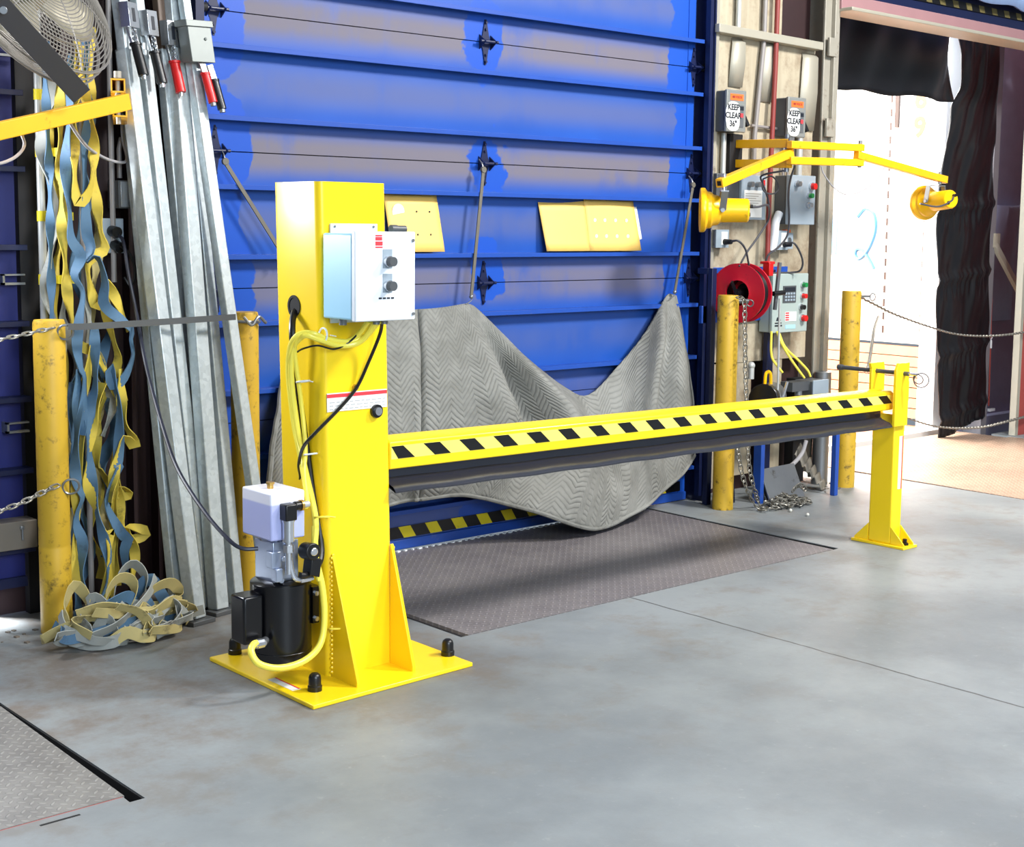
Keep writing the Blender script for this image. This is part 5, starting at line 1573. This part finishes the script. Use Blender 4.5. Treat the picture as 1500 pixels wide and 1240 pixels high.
for i, (x, y) in enumerate(((5.72, 4.36), (5.70, 4.24), (5.18, 4.92 - .06))):
    m = MB(); m.sphere((x, y, .008), .009, 10, 6); obj('pellet', m, 'white_bit', label=('small white pellet on the floor beyond the end post, the farther one', 'small white pellet on the floor beyond the end post, the nearer one', 'white pellet at the right end of the blue door')[i], cat='pellet', loc=(x, y, 0))
m = MB()
rr = random.Random(12)
for i in range(60):
    x, y = rr.choice(((rr.uniform(1.75, 2.05), rr.uniform(4.55, 4.78)), (rr.uniform(6.30, 6.55), rr.uniform(4.58, 4.72)), (rr.uniform(2.2, 2.75), rr.uniform(4.6, 4.85))))
    s = rr.uniform(.002, .007)
    m.obox((x, y, s * .4), (s, s * .3, 0), (-s * .4, s, 0), (0, 0, s * .4))
obj('swept_debris', m, 'debris', label='dirt and scraps swept along the wall foot', cat='debris', kind='stuff', smooth=False)

# ---------------------------------------------------------------- dock lights on swing arms, right
def dock_lamp_head(t, rim, axis, bracket_top, s=1.0):
    ax = Vector(axis).normalized()
    m = MB()
    m.lathe([(.085 * s, .004), (.104 * s, -.012), (.106 * s, .0), (.104 * s, .010), (.088 * s, .022), (.086 * s, .038), (.074 * s, .050), (.070 * s, .072), (.058 * s, .085), (.056 * s, .210), (.050 * s, .218), (.0, .218)], rim, -ax, 36)
    obj('lamp_housing', m, 'lamp_yellow', t)
    m = MB()
    m.lathe([(.0, .022), (.05 * s, .018), (.085 * s, .004)], rim, -ax, 32)
    obj('lens', m, 'white', t)
    side = ax.cross(Z).normalized()
    c = Vector(rim) - ax * .09
    m = MB()
    for sg in (-1, 1):
        m.bar(c + side * .066 * sg, Vector(bracket_top) + side * .050 * sg + Vector((0, 0, -.01)), .032, .005, side)
        m.cyl(c + side * .060 * sg, c + side * .074 * sg, .010, n=12)
    m.obox(Vector(bracket_top) - Z * .01, side * .052, side.cross(Z) * .018, Z * .003)
    obj('yoke', m, 'steel', t)
    m = MB()
    r = Vector(rim) - ax * .218
    m.cyl(r + side * .015 + Z * .02, r + side * .015 + Z * .02 - ax * .02, .009, n=10)
    m.cyl(r - side * .02 - Z * .02, r - side * .02 - Z * .02 - ax * .006, .010, n=10)
    obj('cable_entry', m, 'black', t)

t = thing('dock_light', 'yellow dock light on a swing arm in front of the electrical pier, aimed left', 'dock light', (5.76, 4.5, 1.8), 'yellow dock lights')
m = MB(); m.box(5.72, 5.82, 4.82, 4.852, 1.70, 1.90); obj('mount_plate', m, 'dark_void', t, bevel=.004)
for z in (1.845, 1.745):
    m = MB(); m.bar((5.785, 4.84, z + .005), (5.765, 4.47, z - .005), .038, .042, Z); obj('inner_arm', m, 'arm_yellow', t, bevel=.003)
m = MB(); m.cyl((5.765, 4.49, 1.70), (5.765, 4.49, 1.885), .012, n=14, mi=0); m.box(5.745, 5.785, 4.462, 4.466, 1.815, 1.87, 0); obj('pivot', m, 'steel', t)
m = MB()
a0, a1 = Vector((5.775, 4.475, 1.795)), Vector((5.150, 4.40, 1.625))
m.bar(a0, a1, .040, .042, Z)
obj('outer_arm', m, 'arm_yellow', t, bevel=.003)
m = MB(); m.cyl(a1 + (a0 - a1).normalized() * .002, a1 - (a0 - a1).normalized() * .001, .0155, n=4); obj('open_end', m, 'pit', t, smooth=False)
m = MB(); m.cyl((5.19, 4.405, 1.64), (5.19, 4.405, 1.67), .012, n=12); m.cyl((5.19, 4.405, 1.59), (5.19, 4.405, 1.63), .014, n=12); obj('swivel', m, 'chrome', t)
dock_lamp_head(t, (5.175, 4.52, 1.502), (-.70, .71, 0), (5.20, 4.41, 1.60))
t = thing('dock_light', 'yellow dock light on a swing arm stretched across the open bay', 'dock light', (6.25, 4.41, 1.8), 'yellow dock lights')
for z in (1.83, 1.752):
    m = MB(); m.bar((5.735, 4.455, z + .002), (6.285, 4.41, z + .008 if z > 1.8 else z + .010), .036, .038, Z); obj('inner_arm', m, 'arm_yellow', t, bevel=.003)
m = MB(); m.cyl((6.265, 4.41, 1.735), (6.265, 4.41, 1.875), .011, n=12); obj('pivot', m, 'steel', t)
m = MB(); m.bar((6.232, 4.41, 1.800), (7.045, 4.39, 1.695), .036, .040, Z); obj('outer_arm', m, 'arm_yellow', t, bevel=.003)
m = MB(); m.cyl((6.99, 4.39, 1.67), (6.99, 4.39, 1.74), .011, n=12); obj('swivel', m, 'steel', t)
dock_lamp_head(t, (7.02, 4.50, 1.57), (.30, .95, -.08), (6.985, 4.41, 1.672), 0.92)
m = MB(); m.tube(catmull([(6.94, 4.27, 1.60), (6.90, 4.26, 1.575), (6.84, 4.30, 1.545), (6.76, 4.36, 1.56)], 8), .005, 8); obj('lamp_cord', m, 'cord_grey', t)
cord('lamp_cord', 'cordA', .0055, 'cord_grey', 'grey cord from the left dock light down to the outlet', 'cord')
cord('lamp_cord', 'cordA2', .005, 'cord_grey', 'grey cord along the left dock-light arm', 'cord')
cord('cord_coil', 'coil', .004, 'cord_grey', 'small coil of grey cord in front of the red pipe', 'cord')
cord('plug_cord', 'plugcordA', .0055, 'cord_grey', 'grey cord from the plug under the left lamp', 'cord')
cord('plug_cord', 'plugcordB', .0055, 'cord_grey', 'grey cord from the plug under the button panel', 'cord')
cord('lamp_cord', 'cordB', .0055, 'cord_grey', 'grey cord in front of the button panel', 'cord')
cord('lamp_cord', 'loopB', .0035, 'cord_light', 'thin cord looping under the stretched yellow arm', 'cord')

# ---------------------------------------------------------------- left pier: fan, poles, outlets
pipe('upright_pole', [(2.055, 4.82, 2.6), (2.058, 4.82, 0.02)], .014, 'conduit', 'pale vertical pole behind the left bollard', 'pole')
pipe('upright_pole', [(2.17, 4.74, 2.6), (2.17, 4.74, 0.02)], .010, 'conduit_dim', 'thin grey vertical pole among the straps', 'pole')
pipe('upright_pole', [(2.33, 4.84, 2.6), (2.33, 4.84, 1.2)], .010, 'conduit_dim', 'thin grey conduit down the dark column by the fan', 'pole')
for i, z in enumerate((1.85, 1.655, 1.435, 1.215)):
    t_ = MB()
    t_.cyl((2.056, 4.82, z - .018), (2.056, 4.82, z + .018), .0165, n=14)
    t_.cyl((2.113, 4.79, z - .015), (2.113, 4.79, z + .015), .018, n=14)
    t_.bar((2.056, 4.81, z), (2.15, 4.77, z), .006, .028)
    obj('tape_band', t_, 'stripe_yellow', label=('yellow tape band on the left poles, just under the fan', 'yellow tape band on the left poles, below the yellow arm', 'yellow tape band on the left poles, third from the top', 'yellow tape band on the left poles, just above the bollard')[i], cat='tape', group='tape bands on the left poles')
t = thing('outlet_box', 'grey switch box with red and black buttons on the dark column', 'switch box', (2.37, 4.87, 1.47))
m = MB(); m.box(2.335, 2.425, 4.80, 4.89, 1.466, 1.566); obj('enclosure', m, 'dark_grey', t, bevel=.004)
m = MB(); m.box(2.340, 2.42, 4.794, 4.80, 1.470, 1.562); obj('face_plate', m, 'steel', t, bevel=.002)
m = MB(); m.box(2.375, 2.42, 4.78, 4.794, 1.545, 1.560); obj('red_strip', m, 'red', t)
m = MB(); m.cyl((2.40, 4.794, 1.515), (2.40, 4.76, 1.515), .018, n=14); m.cyl((2.385, 4.794, 1.49), (2.385, 4.77, 1.485), .014, n=12); obj('buttons', m, 'black', t)
t = thing('outlet_box', 'pale outlet plate with two black plugs on the dark column', 'outlet', (2.33, 4.87, 1.31))
m = MB(); m.box(2.292, 2.372, 4.84, 4.89, 1.305, 1.430); obj('enclosure', m, 'panel_grey', t, bevel=.003)
m = MB(); m.cyl((2.325, 4.84, 1.385), (2.328, 4.80, 1.380), .020, n=14); obj('plug', m, 'black', t)
m = MB(); m.cyl((2.335, 4.84, 1.335), (2.338, 4.80, 1.325), .020, n=14); obj('plug', m, 'black', t)
cord('plug_cord', None, .006, 'hose_black', 'short black cord hanging from the lower plug', 'cord', 8, [(2.338, 4.80, 1.33), (2.36, 4.77, 1.30), (2.375, 4.76, 1.24), (2.36, 4.77, 1.19), (2.34, 4.78, 1.22)])
cord('plug_cord', None, .006, 'hose_black', 'black cord dropping from the switch box behind the bars', 'cord', 8, [(2.40, 4.78, 1.50), (2.43, 4.76, 1.46), (2.445, 4.76, 1.38), (2.42, 4.77, 1.30), (2.41, 4.78, 1.2)])
cord('arm_cord', 'arm_cord', .0055, 'cord_light', 'light grey cord drooping from the left yellow arm', 'cord')
cord('arm_cord', 'fan_cord', .005, 'cord_light', 'light grey cord curving out of the left edge of the photo', 'cord')
pipe('conduit', [(2.365, 4.85, 1.575), (2.365, 4.85, 1.68), (2.375, 4.85, 1.72)], .009, 'conduit_dim', 'short conduit above the red-button switch box')

t = thing('cage_fan', 'dusty wire-caged fan with grey yoke on a yellow swing arm, top left', 'fan', (2.0, 4.5, 1.8))
fc = Vector((1.815, 4.30, 2.105))
lx = (Vector((2.044, 4.30, 1.923)) - fc).normalized()               # long axis, down to the right
vd = Vector((1.82, 4.3, .68)).normalized()
up_ = lx.cross(vd).normalized()
if up_.z < 0:
    up_ = -up_
fax = (up_ * .88 - vd * .47).normalized()                           # fan axis: up-right and a little to the viewer
s2 = fax.cross(lx).normalized()
R0 = .300
m = MB()
def cpt(r, a, t_):
    return fc + fax * t_ + (lx * math.cos(a) + s2 * math.sin(a)) * r
for k in range(22):
    f = k / 21
    r = R0 * (.18 + .82 * f)
    for sg in (-1, 1):
        tt = sg * (.035 + .055 * (1 - f ** 2.2))
        m.tube([cpt(r, 2 * math.pi * i / 44, tt) for i in range(44)], .0019, 5, 0, True)
for k in range(3):
    m.tube([cpt(R0 + .003, 2 * math.pi * i / 44, -.03 + .03 * k) for i in range(44)], .0035, 6, 0, True)
for k in range(6):
    a = 2 * math.pi * k / 6 + .3
    for sg in (-1, 1):
        m.tube([cpt(R0 * (.18 + .82 * f), a, sg * (.035 + .055 * (1 - f ** 2.2))) for f in (0, .2, .4, .6, .8, .9, 1.0)], .0022, 5)
    m.tube([cpt(R0, a, -.035), cpt(R0, a, .035)], .002, 5)
for sg in (-1, 1):
    m.cyl(fc + fax * sg * .088, fc + fax * sg * .096, .056, n=24)
obj('cage', m, 'wire', t)
m = MB()
for k in range(3):
    a0_ = 2 * math.pi * k / 3 + .5
    rows = []
    for i in range(7):
        r = .05 + .215 * i / 6
        w = .25 + .55 * math.sin(math.pi * min(1, .15 + .8 * i / 6)) * .9
        rows.append([cpt(r, a0_ + w * (j / 4 - .5), .022 * (j / 4 - .5) * 2) for j in range(5)])
    m.grid(rows)
m.cyl(fc - fax * .05, fc + fax * .03, .05, n=20)
obj('blades', m, 'blade', t, solid=.002)
m = MB(); m.cyl(fc - fax * .15, fc - fax * .05, .062, n=24); obj('motor', m, 'fan_grey', t, bevel=.006)
m = MB()
ya, yb = Vector((1.592, 3.95, 1.995)), Vector((1.915, 4.17, 1.797))
m.bar(ya - (yb - ya) * .12, yb, .064, .006, vd, 0)
m.cyl(ya - vd * .004, ya - vd * .014, .011, n=12, mi=1)
obj('yoke', m, ['fan_grey', 'steel'], t, bevel=.001)
m = MB(); m.bar((1.55, 4.17, 1.65), (2.135, 4.315, 1.802), .036, .052, Z); obj('swing_arm', m, 'arm_yellow', t, bevel=.003)
m = MB()
wd_ = Vector((.44, .90, 0)).normalized()
ws_ = Vector((.90, -.44, 0))
for cx_, z in ((2.166, 1.864), (2.171, 1.785)):
    c_ = Vector((cx_, 4.44, z)) + wd_ * .20
    for (du, dz, wu, wz) in ((0, .020, .046, .005), (0, -.020, .046, .005), (.021, 0, .005, .046), (-.021, 0, .005, .046)):
        m.obox(c_ + ws_ * du + Z * dz, wd_ * .20, ws_ * wu / 2, Z * wz / 2)
obj('mount_tube', m, 'arm_yellow', t)
m = MB(); m.cyl((2.175, 4.46, 1.74), (2.175, 4.46, 1.91), .008, n=12); m.cyl((2.175, 4.46, 1.89), (2.175, 4.46, 1.912), .013, n=12); m.bar((2.12, 4.315, 1.80), (2.18, 4.47, 1.825), .02, .03, Z); obj('pivot', m, 'jamb', t)

# ---------------------------------------------------------------- webbing straps hanging at the left pier
def strap(path, w, mat, label, group, seed):
    r = random.Random(seed)
    P_ = resample(catmull(path, 12), .018)
    ph, tw = r.uniform(0, 6), r.uniform(2.5, 5)
    n_ = len(P_)
    view = Vector((.38, .92, 0))
    dirs = []
    for i, p in enumerate(P_):
        tg = (P_[min(i + 1, n_ - 1)] - P_[max(i - 1, 0)]).normalized()
        side = tg.cross(view)
        side = side.normalized() if side.length > .05 else X
        th = 1.25 * math.sin(ph + tw * i * .018 * 3.4)
        dirs.append(side * math.cos(th) + view * math.sin(th))
    m = MB()
    m.ribbon(P_, dirs, w, .0032)
    return obj('tie_down_strap', m, mat, label=label, cat='strap', group=group, angle=60)
YL = ['long yellow strap at the left of the bundle, curling below the dark flat strap', 'yellow strap folded in a long loop under the left yellow arm', 'yellow strap falling past the pale outlet plate and slanting to the dark flat strap',
      'yellow strap from the dark flat strap down to a bent loop low in the bundle', 'yellow strap close beside the left bollard', 'yellow strap making a narrow V at mid height of the bundle', 'yellow strap whose loop sticks out right above the heap', 'yellow strap in the lower middle of the bundle', 'yellow strap whose end sticks out right at mid height']
BLb = ['blue strap hanging straight between the two left poles', 'blue strap winding down right of the leftmost yellow strap', 'longest blue strap, zigzagging from the fan yoke down the right side of the bundle', 'dirty grey strap curving below the dark flat strap', 'blue strap running down the middle of the bundle into the heap',
       'blue strap twisting down beside the left bollard into the heap', 'darkest blue strap behind the left bollard']
for i, p in enumerate(D['yellow_straps']):
    strap(p, .038, 'strap_y', YL[i], 'hanging tie-down straps', i)
for i, p in enumerate(D['blue_straps']):
    strap(p, .038 if i else .032, 'strap_b' if i != 3 else 'strap_g', BLb[i], 'hanging tie-down straps', 40 + i)
# shaded back layer of the bundle
BACK = [((2.06, 4.76), 2.0, .9, 'strap_g'), ((2.10, 4.80), 1.95, .55, 'strap_y'), ((2.19, 4.80), 1.9, .5, 'strap_b'), ((2.235, 4.80), 1.5, .25, 'strap_t'), ((2.27, 4.79), 1.05, .2, 'strap_b'), ((2.14, 4.80), 1.15, .15, 'strap_g'), ((2.22, 4.80), .95, .12, 'strap_y'), ((2.17, 4.79), 1.0, .12, 'strap_b'), ((2.10, 4.78), .8, .1, 'strap_t')]
BKL = ['grey strap at the back of the bundle, just right of the two left poles', 'yellow strap at the back of the bundle near the fan', 'blue strap at the back of the bundle against the dark column', 'tan strap at the back of the bundle, beside the pale outlet plate', 'blue strap at the back right of the bundle, below the dark flat strap', 'grey strap deep in the lower bundle', 'yellow strap at the back of the bundle, lower right', 'blue strap deep in the lower bundle', 'tan strap at the back of the bundle, just over the heap']
for i, ((x, y), z1, z0, mt) in enumerate(BACK):
    n_ = 14
    strap([(x + .022 * math.sin(i * 2 + k * 1.1), y + .012 * math.cos(k * 1.7 + i), z1 + (z0 - z1) * k / n_) for k in range(n_ + 1)], .042, mt, BKL[i], 'hanging tie-down straps', 80 + i)
# heap on the floor
heap_lab = ['flat grey strap along the front of the floor heap', 'tan strap in an upright loop on the heap', 'grey strap crossing the heap from left to right', 'tan strap at the right tip of the heap', 'grey strap curled at the left tip of the heap', 'tan strap arching at the top right of the heap', 'blue strap in the middle of the heap', 'yellow strap lying across the heap', 'grey strap loop at the front right of the heap', 'tan strap at the heap foot beside the bollard', 'blue strap at the right of the heap', 'dirty yellow strap deep in the heap', 'grey strap standing in a loop at the back of the heap', 'tan strap low at the front centre of the heap']
rh = random.Random(21)
HEAP = [
    [(1.95, 4.43, .03), (1.99, 4.36, .025), (2.05, 4.31, .035), (2.10, 4.32, .05), (2.15, 4.30, .03), (2.19, 4.33, .025), (2.24, 4.32, .05), (2.29, 4.37, .03)],
    [(2.10, 4.46, .05), (2.09, 4.45, .15), (2.13, 4.44, .21), (2.18, 4.44, .19), (2.18, 4.43, .11), (2.13, 4.40, .07), (2.08, 4.39, .08)],
    [(1.98, 4.33, .06), (2.06, 4.33, .08), (2.15, 4.37, .11), (2.23, 4.41, .15), (2.27, 4.44, .20)],
    [(2.24, 4.40, .05), (2.30, 4.38, .10), (2.36, 4.40, .08), (2.40, 4.42, .05), (2.36, 4.40, .025)],
    [(1.93, 4.46, .12), (1.92, 4.42, .08), (1.94, 4.38, .04), (1.99, 4.37, .06), (1.97, 4.41, .11), (2.03, 4.43, .10)],
    [(2.22, 4.45, .08), (2.25, 4.43, .15), (2.31, 4.42, .17), (2.35, 4.43, .13), (2.33, 4.42, .08), (2.27, 4.40, .05)],
    [(2.02, 4.45, .08), (2.08, 4.40, .14), (2.15, 4.41, .15), (2.20, 4.44, .10), (2.26, 4.44, .12)],
    [(1.96, 4.40, .12), (2.04, 4.38, .14), (2.12, 4.37, .12), (2.20, 4.36, .09), (2.28, 4.36, .12), (2.34, 4.39, .10)],
    [(2.20, 4.31, .03), (2.26, 4.31, .05), (2.31, 4.34, .09), (2.28, 4.38, .12), (2.22, 4.36, .08)],
    [(1.94, 4.44, .05), (1.95, 4.47, .13), (1.99, 4.48, .20), (2.03, 4.47, .14), (2.00, 4.44, .06)],
    [(2.20, 4.50, .10), (2.26, 4.48, .18), (2.30, 4.46, .12), (2.33, 4.44, .05)],
    [(2.05, 4.50, .04), (2.12, 4.47, .09), (2.20, 4.47, .06), (2.26, 4.42, .03)],
    [(2.14, 4.52, .08), (2.16, 4.50, .20), (2.21, 4.49, .24), (2.25, 4.48, .18), (2.23, 4.46, .08)],
    [(2.04, 4.32, .03), (2.09, 4.30, .06), (2.14, 4.29, .04), (2.20, 4.31, .03), (2.16, 4.34, .05)],
]
for i, p in enumerate(HEAP):
    mt = ('strap_g', 'strap_t', 'strap_g', 'strap_t', 'strap_g', 'strap_t', 'strap_b', 'strap_t', 'strap_g', 'strap_t', 'strap_b', 'strap_t', 'strap_g', 'strap_t')[i]
    P_ = resample(catmull(p, 10), .014)
    m = MB()
    ph = rh.uniform(0, 6)
    dirs = [Vector((.2 * math.sin(ph + k * .1), -.35 + .45 * math.sin(k * .13 + ph), 1)) for k in range(len(P_))]
    P_ = [Vector((q.x, q.y, max(q.z, .024))) for q in P_]
    m.ribbon(P_, dirs, .042, .0032)
    obj('tie_down_strap', m, mt, label=heap_lab[i], cat='strap', group='straps in the floor heap', angle=60)

for i in range(24):
    cx_, cy_ = 2.13 + rh.uniform(-.14, .17), 4.40 + rh.uniform(-.07, .07)
    a0_ = rh.uniform(0, 6.28)
    zt = .13 * max(.15, 1 - abs(cx_ - 2.13) / .2)
    p = []
    for k in range(6):
        a = a0_ + k * rh.uniform(.7, 1.25)
        q_ = rh.uniform(.04, .12)
        p.append((cx_ + q_ * 1.35 * math.cos(a), cy_ + q_ * .6 * math.sin(a), rh.uniform(.02, .04 + zt)))
    P_ = resample(catmull(p, 10), .012)
    ph = rh.uniform(0, 6)
    dirs = [Vector((.35 * math.sin(ph + k * .09), -.3 + .5 * math.sin(k * .11 + ph), 1)) for k in range(len(P_))]
    P_ = [Vector((q.x, q.y, max(q.z, .02))) for q in P_]
    m = MB()
    m.ribbon(P_, dirs, .034, .0032)
    obj('tie_down_strap', m, ('strap_g', 'strap_t', 'strap_g', 'strap_b', 'strap_t', 'strap_g')[i % 6], label=('dirty grey strap tangled deep in the floor heap', 'dirty tan strap tangled deep in the floor heap', 'dirty grey strap tangled deep in the floor heap', 'faded blue strap tangled deep in the floor heap', 'dirty tan strap tangled deep in the floor heap', 'dirty grey strap tangled deep in the floor heap')[i % 6], cat='strap', group='straps in the floor heap', angle=60)

# ---------------------------------------------------------------- galvanised shoring bars leaning on the pier
tub_lab = ['galvanised shoring bar at the far left, half behind the brightest bar', 'brightest galvanised shoring bar with a black-gripped ratchet, leftmost foot', 'galvanised shoring bar with the second black grip', 'shaded shoring bar with the red-gripped ratchet, in the middle', 'broad grey-green shoring bar just right of the red grip', 'narrow shoring bar with the grey ratchet block, behind the slanting bar', 'slanting shoring bar farthest right, with red and black grips']
def shore(i):
    a, b_ = Vector(D['tubes'][i][0]), Vector(D['tubes'][i][1])
    d = (b_ - a).normalized()
    t = thing('shoring_bar', tub_lab[i], 'shoring bar', tuple(a), 'galvanised shoring bars')
    w = (.05, .056, .048, .040, .060, .044, .044)[i]
    dep_ = (.04, .05, .045, .04, .05, .04, .04)[i]
    ang = (.2, .35, .3, .2, .25, .2, .15)[i]
    fr = Vector((math.sin(ang), -math.cos(ang), 0))
    m = MB()
    m.bar(a, a + (b_ - a) * .88, w, dep_, fr)
    obj('tube', m, 'galv', t, bevel=.004)
    m = MB()
    m.bar(a + (b_ - a) * .86, b_ + d * .25, w * .8, dep_ * .8, fr)
    obj('inner_tube', m, 'galv' if i != 3 else 'brown_rod', t, bevel=.003)
    m = MB()
    f0 = Vector((a.x, a.y, .008))
    m.obox(f0, (.05, .01, 0), (-.01, .045, 0), (0, 0, .008))
    obj('foot_pad', m, 'dark_grey' if i != 0 else 'rubber', t, bevel=.002)
    return t, a, b_, d, fr
def handle(t, at, d, fr, mat, side=0.0, L=.11):
    """ratchet: bright slotted bracket, two side links and a gripped lever hanging down"""
    sd = d.cross(fr).normalized()
    base = at - fr * 0.0 + fr * .045 + sd * side
    m = MB()
    m.obox(base + d * .055, sd * .024, fr * .022, d * .045, 0)
    m.obox(base + d * .055 + fr * .023, sd * .007, fr * .001, d * .024, 1)
    for s_ in (-1, 1):
        m.bar(base + d * .02 + sd * .02 * s_, base - d * .055 + sd * .014 * s_ + fr * .012, .012, .005, sd)
    for k in range(3):
        m.ring(base - d * (.0 + .018 * k) + fr * .014, sd + d * .3, .008, .0025, 12, 5)
    obj('ratchet', m, ['chrome', 'text_dark'], t, bevel=.001)
    m = MB()
    p0, p1 = base - d * .05 + fr * .014, base - d * (.05 + L) + fr * .03 + sd * .004
    m.cyl(p0, p1, .018, .019, n=16, mi=0)
    m.cyl(p0 + d * .004, p0 - d * .004, .022, n=16, mi=0)
    m.cyl(p1, p1 - d * .014, .010, n=12, mi=1)
    obj('grip', m, [mat, 'chrome'], t, label=('red' if mat == 'red' else 'black') + ' rubber grip')
shores = [shore(i) for i in range(7)]
def on_tube(i, z):
    _, a, b_, d, fr = shores[i]
    return a + d * ((z - a.z) / d.z)
def attach(i, z, mat, side=0, L=.11):
    t, a, b_, d, fr = shores[i]
    handle(t, on_tube(i, z), d, fr, mat, side, L)
attach(1, 2.09, 'black', -.01)
attach(2, 2.07, 'black', .0)
attach(3, 2.045, 'red', .0)
t6, a6, b6, d6, f6 = shores[6]
c6 = on_tube(6, 2.06)
m = MB()
sd = d6.cross(f6).normalized()
m.obox(c6 + f6 * .035, sd * .052, f6 * .03, d6 * .065)
m.obox(c6 + f6 * .035 + d6 * .075, sd * .060, f6 * .036, d6 * .012)
m.cyl(c6 + f6 * .066 + d6 * .02 + sd * .02, c6 + f6 * .07 + d6 * .02 + sd * .02, .006, n=8)
obj('ratchet_block', m, 'block_grey', t6, bevel=.004)
for s_, mt, dz in ((-.004, 'red', 0), (.030, 'black', -.022)):
    m = MB()
    s0 = -s_
    p0 = c6 - d6 * (.05 - dz) + f6 * .05 + Vector((s_, 0, 0))
    p1 = p0 - d6 * .055 + Vector((.012, 0, 0))
    p2 = p1 - d6 * .105 + Vector((.010, -.01, 0))
    m.bar(p0, p1, .024, .008, f6, 1)
    m.cyl(p1, p2, .016, .0165, n=16, mi=0)
    m.cyl(p1 + d6 * .004, p1 - d6 * .004, .018, n=16, mi=0)
    m.cyl(p2, p2 - d6 * .012, .011, n=12, mi=1)
    obj('grip', m, [mt, 'steel'], t6, label=('red' if mt == 'red' else 'black') + ' rubber grip')
